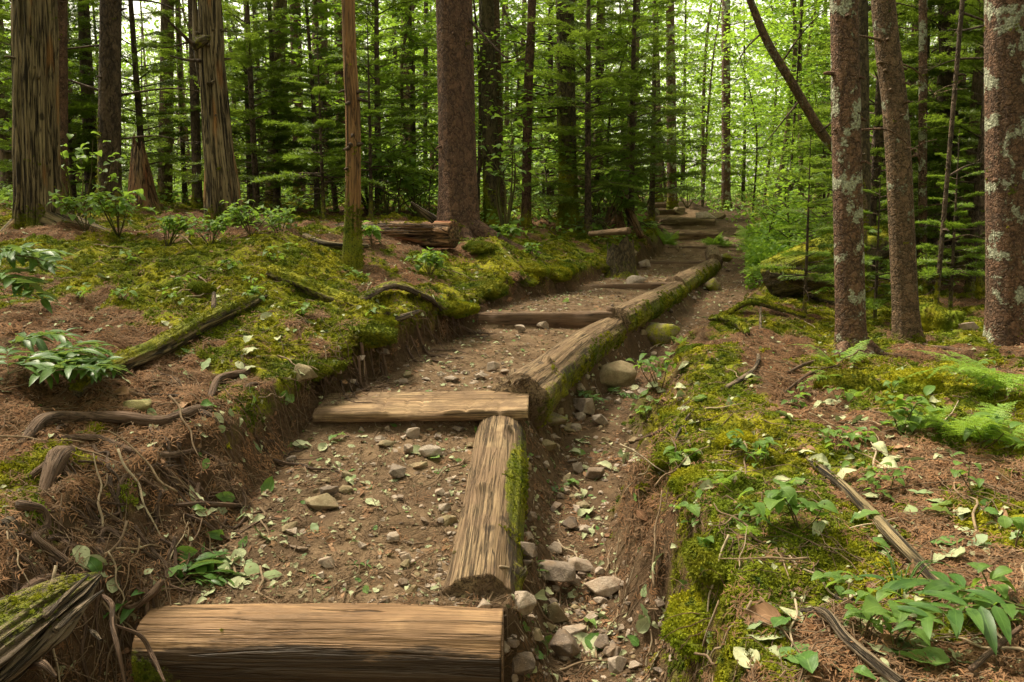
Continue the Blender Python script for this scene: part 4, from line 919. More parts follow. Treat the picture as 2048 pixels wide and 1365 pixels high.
o2 = tag(tube_obj('fallen_log', [P(1180, 468, 11.0), P(1258, 462, 10.35)], [.035, .042], M['log_old'], n=24, seg=16, disp=fib(44, .08)), 'short cut pole end resting on the hollow stump', 'log')

# ------------------------------------------------------------------ fallen logs and poles
def flog(pts, rad, mat, label, seed, moss=.4, amp=.09, n=110, seg=44, name='fallen_log', cat='log', kl=1.0, ell=None):
    c = sum((Vector(p) for p in pts), Vector())/len(pts); o = empty(name, tuple(c)); tag(o, label, cat)
    tube_obj('log_body' if 'log' in name else 'wood', local(o, pts), rad, M[mat], o, n=n, seg=seg, disp=fib(seed, amp, kl, 3.0, 1), moss=lambda V, N_, tc: moss*(.4+.7*np.clip(N_[:, 2], 0, 1)), ell=ell)
    return o
Y_ = 9.0
o = flog([P(515, 475, 9.3), P(640, 473, 9.1), P(760, 468, 8.9), P(908, 468, 8.6)], [.06, .10, .135, .14], 'rotten', 'rotten crumbling log lying across the left bank beside the large spruce', 7, .28, .13, 170, 60)
tube_obj('branch_stub', local(o, [P(868, 440, 8.5), P(848, 425, 8.45), P(822, 405, 8.4)]), [.045, .03, .010], M['root_pale'], o, n=20, seg=10, disp=fib(3, .12))
for q in range(9):
    r_ = rs(q); z0 = r_.uniform(450, 486); x0 = r_.uniform(560, 880)
    tube_obj('splinter', local(o, [P(x0-50, z0, 8.62+.15*r_.rand()), P(x0, z0-2, 8.58), P(x0+60, z0-1, 8.52)]), [.008, .02, .006], M['rotten'], o, n=16, seg=8, disp=fib(q, .2))
flog([G(150,795,.02), G(230,755,.05), G(320,712,.05), G(400,668,.05), G(480,625,.04), G(530,600,.03)], [.03, .042, .05, .055, .045, .02], 'snag', 'long rotting pole half sunk in moss running up the left bank', 17, .75, .24, 220, 44, kl=2.5)
o = flog([G(425,655,.0), G(428,640,.06), G(430,625,.12)], [.02, .017, .012], 'bark_dark', 'upright snapped stub rising from the mossy pole on the left bank', 18, .1, .1, 20, 12, 'branch_stub_upright', 'branch')
flog([G(545,555,.04), G(600,580,.05), G(660,605,.05), G(775,640,.04)], [.05, .06, .05, .035], 'bark_mossy', 'moss covered branch sloping down to the trail edge of the left bank', 19, 1.0, .25, 140, 32, kl=3)
flog([G(610,480,.03), G(660,497,.03), G(735,500,.03)], [.03, .03, .02], 'snag', 'grey green pole on the ground left of the slim peeled trunk foot', 23, .3, .1, 60, 16)
flog([G(760,640,-.02), G(800,638,.0), G(838,632,.02)], [.018, .022, .012], 'root_pale', 'bleached broken branch jutting from under the left bank edge', 27, 0, .1, 40, 14, 'branch', 'branch')
flog([G(700,615,.0), G(780,592,.07), G(850,605,.04), G(880,620,.0)], [.03, .05, .05, .02], 'bark_dark', 'dark rotten slab of bark capped with moss on the bank edge', 29, .5, .12, 60, 24, ell=(.5, 1.3))
flog([G(1545,585,.16), P(1620,532,9.6), P(1700,500,10.4), P(1790,480,11.5)], [.25, .26, .24, .2], 'bark_mossy', 'big dark mossy log lying on the right bank beside the ferns', 33, .75, .10, 120, 60)
flog([P(1540,548,8.9), P(1600,556,8.8), P(1680,566,8.7)], [.05, .07, .05], 'bark_mossy', 'strip of mossy wood along the near edge of the big dark log', 34, .6, .14, 60, 24, 'branch', 'branch')
flog([G(1420,648,.05), G(1450,652,.07), G(1480,662,.05), G(1495,672,.02)], [.02, .032, .03, .02], 'bark_mossy', 'mossy crooked branch curling at the right edge of the gully', 35, 1, .12, 60, 18, 'branch', 'branch')
flog([G(1450,640,.05), G(1500,625,.10), G(1560,632,.07), G(1610,640,.03)], [.02, .03, .03, .015], 'bark_mossy', 'thick mossy branch arching over the needle litter', 36, 1, .12, 60, 18, 'branch', 'branch')
flog([G(1522,668,.0), G(1520,650,.06), G(1521,635,.10)], [.018, .012, .010], 'root_pale', 'bare pinkish stub standing under the arching mossy branch', 37, 0, .08, 24, 10, 'branch', 'branch')
flog([G(1590,590,.03), G(1660,610,.04), G(1720,625,.03)], [.03, .035, .03], 'bark_mossy', 'flat mossy pole passing behind the lichen trunk', 38, .7, .1, 50, 16)
flog([G(1615,918,.0), G(1690,985,.015), G(1775,1080,.02), G(1850,1150,.015), G(1925,1220,.0)], [.016, .020, .022, .020, .014], 'snag', 'slender pole half buried in moss slanting down the right bank', 39, .30, .10, 160, 16, 'branch', 'branch')
flog([G(1605,1232,.01), G(1650,1245,.025), G(1690,1300,.03), G(1740,1345,.03), G(1800,1392,.02)], [.010, .012, .014, .014, .014], 'root_pale', 'crooked mottled stick at the bottom of the right bank', 40, 0, .12, 120, 16, 'branch', 'branch')
flog([G(1940,1365,.03), G(1990,1320,.03), G(2040,1280,.03)], [.007, .008, .006], 'root', 'straight brown stick below the glossy leaf spray', 43, 0, .08, 40, 10, 'branch', 'branch')
# splintered weathered stump root at the lower left
a = G(-60, 1335, .05); c = G(150, 1185, .10)
o = flog([P(-160,1400,2.25), P(-20,1300,2.38), P(70,1232,2.5), P(140,1185,2.6), P(196,1150,2.68)], [.15, .13, .10, .07, .015], 'root_pale', 'weathered grey splintered root mass jutting over the dark hollow at the lower left', 47, .5, .22, 260, 150, 'root_stump', 'stump', 2.6, (.7, 1.3))
for q, (x0, y0, x1, y1, r) in enumerate([(90,1235,178,1150,.008),(110,1262,205,1182,.010)]):
    tube_obj('splinter', local(o, [P(x0, y0, 2.33), P((x0+x1)/2+4, (y0+y1)/2-6, 2.44), P(x1, y1, 2.56)]), [r, r*1.1, r*.4], M['root_pale'], o, n=40, seg=12, disp=fib(q+60, .18))

# ------------------------------------------------------------------ roots
def root(pix, rpx, label, mat='root', lift=.35, seed=0, name='root', off=None, d=None, group=None):
    pts = [G(px, py) for px, py in pix] if d is None else [P(px, py, dd) for (px, py), dd in zip(pix, d)]
    rw = rpx/FPX*np.mean([p.y for p in pts]); pts = [p+Vector((0, 0, rw*lift)) for p in pts]
    pts[0].z -= rw*1.2; pts[-1].z -= rw*1.2
    for q_, p_ in enumerate(pts): p_.z += rw*.5*math.sin(q_*2.1+seed)*(d is None); p_.x += rw*.3*math.sin(q_*1.7+seed)
    n = max(24, int(len(pts)*12))
    rr_ = rs(seed); rad = [rw*(.75+.4*rr_.rand()) for _ in pts]; rad[0] *= .6; rad[-1] *= .45
    o = tube_obj(name, pts, rad, M[mat], None, n=n, seg=16 if rpx > 6 else 8, disp=fib(seed+200, .16, 5, 2.5), moss=lambda V, N_, tc: .22*np.ones(len(V)))
    if d is None and rpx > 4.5:
        for q_ in range(2 if rpx < 10 else 3):
            k_ = rr_.randint(1, max(2, len(pts)-1)); c_ = pts[k_]; dv = (pts[min(k_+1, len(pts)-1)]-pts[k_-1]).normalized(); sg = rr_.choice([-1, 1]); a_ = sg*rr_.uniform(.5, 1.1)
            dv = Vector((dv.x*math.cos(a_)-dv.y*math.sin(a_), dv.x*math.sin(a_)+dv.y*math.cos(a_), 0)); ln = rr_.uniform(.06, .16)*(1+.05*c_.y); ps = [c_]
            for u_ in (.4, .75, 1.0): w_ = c_+dv*ln*u_+Vector((rr_.normal(0, .012), rr_.normal(0, .012), 0)); w_.z = H(w_.x, w_.y)+rw*(.25-.6*u_); ps.append(w_)
            tube_obj('rootlet', ps, [rw*.55, rw*.4, rw*.2], M[mat], o, n=14, seg=7, disp=fib(seed+q_, .12, 5, 2))
    return tag(o, label, 'root', group)
root([(40,884),(90,852),(180,838),(250,852),(320,852),(395,826),(450,828)], 15, 'long thick smooth root running level across the lower left bank', seed=1, lift=.6)
root([(300,846),(318,862),(322,880)], 6, 'short side root dropping from the long thick root', seed=2)
root([(105,872),(150,878),(200,886),(260,908),(330,914),(400,900)], 8, 'thinner root winding just below the long thick one', seed=3, lift=.5)
root([(148,888),(120,925),(80,985)], 21, 'stout reddish root with a blunt end on a patch of moss', seed=4, lift=.4)
root([(38,998),(45,1022),(82,1032),(92,1060),(72,1090),(100,1112),(128,1130),(118,1152)], 10, 'zigzag pale brown root at the lower left', 'root', seed=5, lift=.5)
root([(418,796),(436,768),(490,748),(535,728)], 9, 'smooth curved root on the bare earth of the left bank', seed=6, lift=.5)
root([(470,802),(500,774),(540,762)], 5, 'thin root curving beside the smooth curved one', seed=7)
root([(318,748),(352,765),(382,792)], 7, 'short reddish root below the mossy pole', 'rotten', seed=8)
root([(262,786),(320,790),(388,792)], 4, 'thin straight root joining the short reddish one', seed=9)
root([(0,1228),(40,1198),(85,1170),(130,1150)], 8, 'straight root converging on the splintered root mass from behind', seed=10)
root([(-20,1275),(30,1225),(75,1195),(110,1180)], 15, 'thick dark root alongside the splintered root mass', seed=11, lift=.6)
root([(0,1072),(40,1078),(75,1085)], 5, 'thin greenish stick root crossing to the zigzag root', seed=12)
root([(18,1095),(50,1125),(80,1150)], 6, 'brown root slanting below the thin greenish one', seed=13)
root([(0,1048),(20,1052),(48,1075)], 12, 'pale broken root end at the left edge', 'root_pale', seed=14)
root([(90,1078),(120,1082),(145,1092)], 10, 'stubby brown root right of the zigzag root', seed=15)
root([(355,1162),(325,1172),(300,1198),(262,1220),(235,1210)], 8, 'root hooking round the left end of the front log', seed=16, lift=.5)
root([(330,1008),(400,1016),(480,1020),(520,1018)], 6, 'straight root reaching out onto the trail dirt', seed=17)
root([(118,988),(165,1008),(205,1030),(250,1052),(300,1062)], 5, 'slim root running downhill over the left bank', seed=18)
root([(160,1050),(215,1068),(265,1078),(330,1092)], 5, 'slim dark root ending at the pale fallen leaves', seed=19)
root([(165,1045),(195,1070),(215,1092)], 4, 'short dark root splitting from the slim one', seed=20)
root([(170,905),(230,935),(280,960),(325,990)], 5, 'brown root sloping down the shaded part of the left bank', seed=21)
root([(265,930),(320,935),(368,932)], 5, 'brown root lying level near the top of the shaded bank', seed=22)
root([(272,946),(310,938),(350,925)], 4, 'reddish twig like root crossing the level one', seed=23)
root([(180,1005),(250,1012),(290,1008)], 3, 'thin root above the slim downhill one', seed=24)
rdist = [2.62, 2.58, 2.5, 2.42, 2.38]
root([(205,1185),(222,1210),(225,1250),(238,1300),(250,1370)], 6, 'root hanging down in front of the dark hollow', seed=25, d=rdist, lift=0)
root([(228,1245),(280,1272),(305,1310),(330,1360)], 5, 'reddish root dangling beside the front log', seed=26, d=[2.6, 2.62, 2.6, 2.5], lift=0)
root([(178,1255),(190,1268),(203,1275)], 5, 'pale snapped root tip poking out of the hollow', 'root_pale', seed=27, d=[2.5, 2.45, 2.4], lift=0)
root([(60,1325),(90,1330),(112,1345)], 9, 'broken brown root stub under the splintered root mass', seed=28, d=[2.35, 2.3, 2.28], lift=0)
root([(1512,690),(1518,720),(1500,750),(1455,775),(1420,782)], 5, 'pale crooked root on the needle litter of the right bank', 'root_pale', seed=29)
root([(1260,880),(1300,876),(1345,850),(1372,818),(1392,800)], 4.5, 'root trailing down the right bank to the gully', 'root', seed=30)
root([(1345,885),(1365,860),(1400,842),(1430,838)], 3.5, 'thin pale root looping over the right bank moss', 'root_pale', seed=31)
root([(1362,850),(1378,832),(1390,815),(1380,808)], 3, 'little hooked root at the crest of the right bank', 'root_pale', seed=32)
root([(1630,1140),(1640,1165),(1665,1180),(1680,1205),(1720,1200),(1745,1175)], 4, 'thin snaking root on the lower right moss', 'root_pale', seed=33)
root([(1760,1100),(1755,1130),(1745,1165)], 3, 'thin upright root by the grass tuft', 'root_pale', seed=34)
root([(905,640),(950,668),(985,695)], 6, 'curved brown branch lying on the trail below the squared step', 'root', seed=35, name='branch')
root([(850,655),(880,690),(900,720)], 2.5, 'thin dark root trailing from the undercut left bank', seed=36)
root([(1570,745),(1620,730),(1680,712)], 4, 'straight dry root leading to the lichen trunk', 'root', seed=37)
root([(1560,790),(1620,750),(1690,725)], 3, 'long thin stick leaning towards the lichen trunk foot', 'root', seed=38, name='branch')
root([(1838,630),(1832,660),(1848,690),(1900,702),(1950,705)], 4.5, 'dark vine like root beside the brown leaning trunk', 'root', seed=39)

rng = rs(66); cnt = 0
for q in range(400):
    if cnt >= 60: break
    if cnt < 42: px = rng.uniform(90, 560); py = rng.uniform(850, 1185); lim = (py-850)/335*(-260)+620
    else: px = rng.uniform(590, 960); py = 820-(px-590)*.5+rng.uniform(-60, 10); lim = 2000
    if px > lim: continue
    g = G(px, py); gr = normals(np.array([g.x]), np.array([g.y]), .08)[0]; a_ = math.atan2(gr[1], gr[0])+rng.normal(0, .55); ln = rng.uniform(.16, .42); c_ = np.array([g.x, g.y]); ps = []
    for u_ in range(6):
        w_ = c_+np.array([math.cos(a_), math.sin(a_)])*ln*u_/5; a_ += rng.normal(0, .22); ps.append(Vector((w_[0], w_[1], H(w_[0], w_[1])+rng.uniform(.0, .018))))
    rw = rng.uniform(.0035, .0095); o = tube_obj('root', ps, [rw*1.2, rw, rw*.7, rw*.3], M['root'], None, n=30, seg=7, disp=fib(cnt, .12, 5, 2))
    tag(o, f"{'thin' if rw < .006 else 'stout'} exposed root on the eroded left bank near {near(px, py)}", 'root', 'exposed roots on the eroded left bank'); cnt += 1

# fine root hairs hanging from the cut banks
ac = Acc(); rng = rs(8)
def hair(x, y, z, ln, dx, dy, r, n=5):
    p = np.array([x, y, z]); pts = [p]; v = np.array([dx, dy, rng.uniform(-.4, .2)])
    for q in range(n): v = v+rng.normal(0, .35, 3)+np.array([0, 0, -.35]); v /= np.linalg.norm(v); p = p+v*ln/n; pts.append(p)
    V, F_, tcc = thin(pts, r, r*.4); ac.add(V, F_, rng.rand(), tcc)
for q in range(1500):
    y = 2.2*(12/2.2)**rng.rand(); xs_ = [float(a) for a in lines(np.array([y]))[0]] if False else None
    L_ = lines(np.array([y]))[0]; t = rng.rand()**1.3
    if rng.rand() < .62: xx = L_[2][0]+(L_[3][0]-L_[2][0])*t; sg = 1
    else: xx = L_[7][0]+(L_[6][0]-L_[7][0])*t; sg = -1
    z = H(xx, y); hair(xx, y, z+.01, rng.uniform(.06, .22), sg*rng.uniform(.4, 1), rng.normal(0, .5), rng.uniform(.0009, .0024))
for q in range(1300):       # bare twigs strewn about
    py = rng.uniform(480, 1360); px = rng.uniform(0, 2048); g = G(px, py)
    if q == 0: ach = ac; ac = Acc()
    a_ = rng.uniform(0, 6.28); ln = rng.uniform(.02, .08)*(1+.05*g.y)
    p = np.array([g.x, g.y, g.z+.006]); v = np.array([math.cos(a_), math.sin(a_), 0]); pts = []
    for s in range(5):
        w_ = p+v*ln*s; w_ = w_+np.array([*rng.normal(0, .01, 2), 0]); w_[2] = H(w_[0], w_[1])+.006+.03*math.sin(s/4*3.14)*rng.rand(); pts.append(w_)
    V, F_, tcc = thin(pts, rng.uniform(.0012, .0032), .001); ac.add(V, F_, rng.rand(), tcc)
tag(link('fine_twigs', ac.mesh('fine_twigs', M['stick'], True)), 'fine bare twigs strewn over the forest floor', None, None, 'stuff'); ac = ach
tag(link('root_hairs', ac.mesh('root_hairs', M['hair'], True)), 'tangle of fine root hairs and thin twigs on the cut banks', None, None, 'stuff')

# sticks: individuals
STK = []
for s in range(8):
    r_ = rs(s+400); pts = [np.array([x_, r_.normal(0, .03), .012+.05*r_.rand()*(1-abs(x_*2))]) for x_ in np.linspace(-.5, .5, 6)]
    V, F, A = tube(pts, [.014, .013, .010, .006], n=14, seg=6, disp=fib(s, .12, 8, 2)); 
    STK.append(meshdata('stick_wood', V, F, M['stick_pale' if s % 3 == 0 else 'stick'], True, A))
cnt = 0
for q in range(3000):
    if cnt >= 210: break
    py = rng.uniform(470, 1360); px = rng.uniform(0, 2048); g = G(px, py)
    if g.y > 13: continue
    x1, y1 = np.array([g.x]), np.array([g.y]); bed, gul, fl, fr, xs = zones(x1, y1); bed = bed[0]; gul = gul[0]
    if bed > .3 and rng.rand() < .75: continue
    nrm = normals(x1, y1, .05)[0]; ln = rng.uniform(.12, .42)
    eu = eulers(np.array([nrm]), rng, .06)[0]
    o = link('stick', STK[cnt % 8], None, (g.x, g.y, g.z+.004), tuple(eu), ln)
    sk = ('bleached' if cnt % 8 % 3 == 0 else 'brown')+(' long' if ln > .3 else ' short' if ln < .2 else '')
    if bed > .3: tag(o, f'{sk} dead stick on the trail near {near(px, py)}', 'stick', 'sticks on the trail')
    elif gul > .3: tag(o, f'{sk} dead stick in the gully near {near(px, py)}', 'stick', 'sticks in the gully')
    elif g.x < xs[3][0]: tag(o, f'{sk} dead stick on the left bank near {near(px, py)}', 'stick', 'sticks on the left bank')
    else: tag(o, f'{sk} dead stick on the right bank near {near(px, py)}', 'stick', 'sticks on the right bank')
    cnt += 1

# ------------------------------------------------------------------ fallen leaves: individuals
cnt = 0; zone_n = {}
def put_leaf(px, py, size, kind, label, group=None, seed=0, tiltj=.25, flip=False, rz=None, lift=.006):
    g = G(px, py); r_ = rs(seed+900); nrm = normals(np.array([g.x]), np.array([g.y]), .04)
    eu = eulers(nrm, r_, tiltj)[0]
    if flip: eu = (eu[0]+math.pi, eu[1], eu[2])
    if rz is not None: eu = (eu[0], eu[1], rz)
    o = link('fallen_leaf', LV[kind][seed % len(LV[kind])], None, (g.x, g.y, g.z+lift+(size*.12 if flip else 0)), tuple(eu), size)
    return tag(o, label, 'leaf', group)
HL = [(1870+0,0,0,'','')]
for q, (px, py, s, k, lb) in enumerate([
 (352,580,.085,'pale','pale oval fallen leaf on the left moss beside a dark green moss cushion'),
 (460,1310,.085,'green','green ribbed leaf stuck low on the face of the front log'),
 (1537,1285,.105,'pale','large round pale green leaf at the bottom of the right bank'),
 (1560,1260,.085,'green','dark green leaf folded over the large round pale one'),
 (1500,1330,.095,'pale','yellowish leaf with brown specks below the large round pale one'),
 (1580,1320,.09,'green','curled deep green leaf right of the yellowish specked leaf'),
 (1612,1345,.10,'green','dull bluish green leaf at the bottom edge beside the crooked stick'),
 (1740,1235,.10,'brown','buff dry leaf lying by the thin snaking root'),
 (1730,1255,.08,'pale','yellow leaf overlapped by the buff dry leaf'),
 (1850,1330,.12,'green','big fresh green pointed leaf near the bottom right'),
 (1800,1315,.09,'green','rounded fresh green leaf left of the big pointed one'),
 (1910,1120,.10,'pale','torn pale leaf on the needles of the lower right'),
 (1745,960,.085,'brown','dark reddish curled leaf on the right bank'),
 (1885,1025,.10,'green','flat green leaf on the right bank beside torn pale leaves'),
 (1650,880,.07,'green','upright green leaf on the crest of the right bank'),
 (1370,1175,.07,'green','fresh leaf resting on the oblong pinkish block'),
 (1145,1195,.075,'pale','pale pointed leaf leaning on the large dark gully stone'),
 (1090,1290,.085,'green','long green leaf beside the dark rounded gully block'),
 (983,1042,.035,'pale','tiny pale green leaf lying on top of the near side log'),
 (500,745,.09,'pale','pale leaf curling on the root strewn left bank'),
 (190,1135,.10,'pale','crumpled pale leaf heap nearest the splintered root mass'),
 (185,1140,.085,'green','smooth green leaf in front of the crumpled pale ones'),
 (1270,1290,.07,'green','split pair of green leaves low in the gully'),
 (1310,1330,.09,'pale','twisted pale leaf at the foot of the right bank'),
 (1180,1068,.06,'pale','pale leaf in the middle of the gully')]):
    put_leaf(px, py, s, k, lb, None, q, .2)
rng = rs(99); cnt = 0
CL = [(430,1050,90,1.2),(460,1130,60,1),(240,1150,60,1.0),(590,900,50,.6),(590,790,40,.8),(1150,1000,90,1),(1180,900,80,.9),(1200,1250,110,1),(1750,950,180,1),(1900,1050,160,1),(1700,1280,160,1),(1300,780,60,.6),(1450,800,100,.4),(400,820,120,.7),(330,760,140,.5),(280,560,160,.4),(620,660,100,.4),(520,700,100,.4),(1060,600,40,.5),(1650,870,110,.7),(950,900,100,.3),(700,1000,160,.25)]
wts = np.array([c[3]*c[2] for c in CL]); wts /= wts.sum()
while cnt < 265:
    c = CL[rng.choice(len(CL), p=wts)]; px = c[0]+rng.normal(0, c[2]*.8); py = c[1]+rng.normal(0, c[2]*.4)
    if not (0 < px < 2048 and 500 < py < 1364): continue
    g = G(px, py); 
    if g.y > 9: continue
    bed, gul, fl, fr, xs = zones(np.array([g.x]), np.array([g.y])); kd = rng.choice(['pale', 'green', 'brown'], p=[.62, .24, .14])
    w1 = {'pale': 'pale', 'green': 'green', 'brown': 'brown'}[kd]
    zn = 'on the trail' if bed[0] > .5 else 'in the gully' if gul[0] > .5 else 'on the left bank' if g.x < xs[3][0] else 'on the right bank'; z_ = 'on the dirt of the trail' if bed[0] > .5 else 'in the gully right of the side logs' if gul[0] > .5 else 'on the left bank' if g.x < xs[3][0] else 'on the right bank'
    put_leaf(px, py, rng.uniform(.05, .115), kd, f'{w1} fallen leaf {zn} near {near(px, py)}', f'{w1} fallen leaves {z_}', cnt+40, .28, rng.rand() < .2); cnt += 1

# ------------------------------------------------------------------ ferns, sprays, seedlings
def frond(L=.45, npin=18, wid=.32, droop=.5, seed=0, wild=.06):
    """returns V, F (tris), cv : frond rising from origin along +X arching"""
    r = rs(seed); V = []; F = []; cv = []
    def ax(t): return np.array([L*(t-.08*t*t), 0, L*(.55*t-droop*.95*t*t)])
    for k in range(npin*2+1):
        t = .12+.87*(k//2)/npin; sd = 1 if k % 2 else -1; w = wid*L*math.sin(math.pi*min(.99, (t*.9+.18)))**.8*(1-t*.55)
        c = ax(t); d = np.array([.32, sd, -.10+r.normal(0, .08)]); d /= np.linalg.norm(d); tx = ax(min(1, t+.02))-ax(t-.02); tx /= np.linalg.norm(tx)
        m = max(4, int(w/(L*.022))); cc = r.rand()
        for q in range(m):
            s = (q+.5)/m; p = c+d*w*s+np.array([0, 0, -.15*w*s*s]); pl = L*.046*(1-s*.7)*(1.1 if q else .8)
            for sg in (-1, 1):
                e = p+(tx*sg*.9+d*.45)*pl+np.array([0, 0, r.normal(0, .002)]); hw = d*w/m*.55
                n = len(V); V += [p-hw, p+hw, e]; F.append((n, n+1, n+2)); cv += [cc*.6+.2+.2*s]*3
    for k in range(8):
        a0, a1 = ax(k/8), ax((k+1)/8); s = np.array([0, .0022*(1-k/9), 0]); n = len(V); V += [a0-s, a0+s, a1+s, a1-s]; F += [(n, n+1, n+2), (n, n+2, n+3)]; cv += [.1]*4
    return np.array(V), np.array(F), np.array(cv)
FR = [meshdata('frond', *(lambda q: (q[0], q[1]))(frond(seed=s, npin=17, droop=dr)), M['fern'], False, {'cv': frond(seed=s, npin=17, droop=dr)[2]}) for s, dr in ((1, .35), (2, .55), (3, .75))]
def fern(px, py, L, nf, label, group=None, seed=0, d=None, az=None, tilt=0.4):
    g = G(px, py) if d is None else P(px, py, d)
    o = empty('fern', (g.x, g.y, g.z)); tag(o, label, 'fern', group); r = rs(seed)
    for q in range(nf):
        a_ = q*6.283/nf+r.uniform(-.3, .3) if az is None else az[q]
        link('frond', FR[(q+seed) % 3], o, (0, 0, .0), (0, -tilt*r.uniform(.3, 1.6), a_), L/.45*r.uniform(.75, 1.15))
    return o
fern(1672,735,.34,4,'fern with two long light green fronds spread in front of the lichen trunk foot',seed=3,az=[.25,-.2,2.7,3.6],tilt=.35)
fern(1690,770,.30,3,'fern fronds drooping left from the mossy root mound',seed=4,az=[2.6,3.3,4.0],tilt=.1)
fern(2035,790,.62,5,'large light green fern at the right edge behind the mossy hummock',seed=5,az=[2.6,3.1,3.6,4.1,2.2],tilt=.25)
fern(1925,885,.34,6,'light green fern clump right of the needle strewn ground',seed=6)
fern(2000,895,.36,5,'light green fern clump touching the right edge above the torn leaves',seed=7)
fern(1840,865,.24,5,'small fern behind the broad seedling leaves on the right bank',seed=8)
fern(1440,970,.13,4,'tiny fern on the moss of the right bank',seed=9)
fern(1500,1075,.13,4,'little fern between seedlings on the lower right bank',seed=10)
fern(1362,690,.14,5,'small bright fern behind the mossy gully boulder',seed=11)
fern(1715,795,.12,4,'small fern growing by the mossy hummock root',seed=12)
fern(1625,590,.16,4,'small fern in the shade left of the lichen trunk',seed=13)
fern(1360,930,.15,3,'fresh fern tip on the gully side of the right bank',seed=15)
fern(1250,420,.40,5,'dark fern in front of the shattered stump',seed=14,d=13)
rng = rs(31)
for q in range(20):
    px = rng.uniform(1490, 1660); py = rng.uniform(425, 520); d = 10.6+(520-py)*.06
    b = P(px, py, d); b.z = H(b.x, b.y)
    if px < 1530 and py > 500: continue
    o = fern(0, 0, rng.uniform(.45, .7), 7, 'bright yellow green fern in the patch beside the upper path', 'ferns beside the upper path', q, d=1); o.location = b
for q, (px, py) in enumerate([(1330,445),(1300,450),(1340,470),(1430,505),(1445,540),(1425,470),(1520,415),(1545,408)]):
    b = P(px, py, 15 if py > 430 else 20); b.z = H(b.x, b.y)
    o = fern(0, 0, .4, 6, 'small bright fern growing along the upper steps', 'ferns along the upper steps', q+50, d=1); o.location = b

# pinnate sprays (ash-like leaf with paired leaflets)
LFT = [leaf_mesh('leaflet_blade', M['ash'], 1.0, .30, 600+s, fold=.15, curl=.25, n=6, twist=.15, serr=.03) for s in range(3)]
for m_ in LFT:
    for v in m_.vertices: v.co.y += .45
def spray(loc, L, pairs, az, pitch, label, group=None, ll=.09, seed=0, name='leaf_spray', n_spr=1, fan=.6, parent=None, stemr=.002, wide=1.0):
    r = rs(seed); o = empty(name, loc); tag(o, label, 'leaf spray' if name == 'leaf_spray' else 'plant', group)
    for k in range(n_spr):
        a0 = az+(k-(n_spr-1)/2)*fan+r.normal(0, .08); p0 = pitch+r.normal(0, .1)
        ax_ = [Vector((math.cos(a0)*L*t, math.sin(a0)*L*t, L*(math.sin(p0)*t-.22*t*t)+.01)) for t in np.linspace(0, 1, 6)]
        st = tube_obj('stem', ax_, [stemr*1.4, stemr*.6], M['stem'], o, n=8, seg=5)
        for q in range(pairs*2+1):
            t = .22+.76*(q//2)/pairs; c = ax_[0].lerp(ax_[-1], t); i_ = min(4, int(t*5)); c = ax_[i_].lerp(ax_[i_+1], t*5-i_)
            sd = (1 if q % 2 else -1) if q < pairs*2 else 0; s = ll*(.75+.5*math.sin(math.pi*t))*r.uniform(.85, 1.1)
            lf = link('leaflet', LFT[(q+seed) % 3], o, tuple(c), (r.normal(0, .22)-.12, r.normal(0, .25), a0-math.pi/2+sd*r.uniform(.85, 1.15)), (s*wide, s, s))
    return o
g = G(2040, 1290, .06); spray((g.x+.02, g.y, g.z+.02), .34, 7, 2.9, .25, 'glossy dark green spray of paired leaflets at the lower right edge', ll=.10, seed=1, n_spr=2, fan=.9)
g = G(362, 1186, .01); spray(tuple(g), .26, 6, 2.2, .12, 'uprooted sprig of pale backed leaflets lying behind the front log', ll=.12, seed=2, n_spr=5, fan=.6, wide=1.3)
g = G(365, 1184, .01); spray(tuple(g), .22, 6, .25, .10, 'side sprig of small leaflets reaching right along the front log', ll=.05, seed=3)
for q, (px, py, L, az, n_) in enumerate([(60,800,.34,.15,2),(20,790,.30,1.2,3),(95,770,.28,.6,2),(10,735,.30,.8,2),(140,790,.22,-.1,1)]):
    g = G(px, py, .05); spray((g.x, g.y, g.z+.03), L, 7, az, .35, ['leafy plant with long dark leaflets beside the foot of the mossy pole','bushy dark leaved plant at the left edge above the long root','dark leaflets arching behind the plant beside the mossy pole','tall dark leaved plant at the left edge on the needle litter','low leaflets touching the yellowish boulder'][q], ll=.12, seed=10+q, n_spr=n_+1, name='leafy_plant')
for q, (px, py, d, L, az, pt) in enumerate([(-20,520,3.4,.26,.1,.15),(-30,545,3.3,.24,-.3,-.3),(-20,500,3.5,.22,.5,-.1)]):
    p = P(px, py, d); spray(tuple(p), L, 7, az, pt, ['grey green branch of long leaflets reaching in at the left edge','drooping leaflets hanging at the left edge in front of the snag','upper leaflet spray at the left edge beside the snag base'][q], ll=.10, seed=20+q, n_spr=3, fan=.4, name='leafy_branch')
g = G(1205, 792, .01)
for q in range(4):
    g = G(1150+q*38, 795+(q % 2)*14, .01); spray(tuple(g), .20, 8, [.2, 2.9, .6, -.3][q], .05, 'heap of narrow shed leaflets lying in the gully in front of the tan boulder', 'shed leaflet sprays in the gully', ll=.06, seed=30+q, n_spr=3, fan=.9)
g = G(690, 1140, .01); spray(tuple(g), .16, 5, .3, .02, 'fallen twig with a row of small pale leaflets on the near trail bed', ll=.03, seed=40)
g = G(1110, 1010, .01); spray(tuple(g), .25, 5, 2.2, .2, 'dark green leaflets lying against the right side of the near side log', ll=.085, seed=41, n_spr=3, fan=.8)
g = G(1080, 1165, .01); spray(tuple(g), .16, 3, 2.0, .3, 'few green leaflets between the side log and the large dark stone', ll=.075, seed=42, n_spr=2, fan=.8)

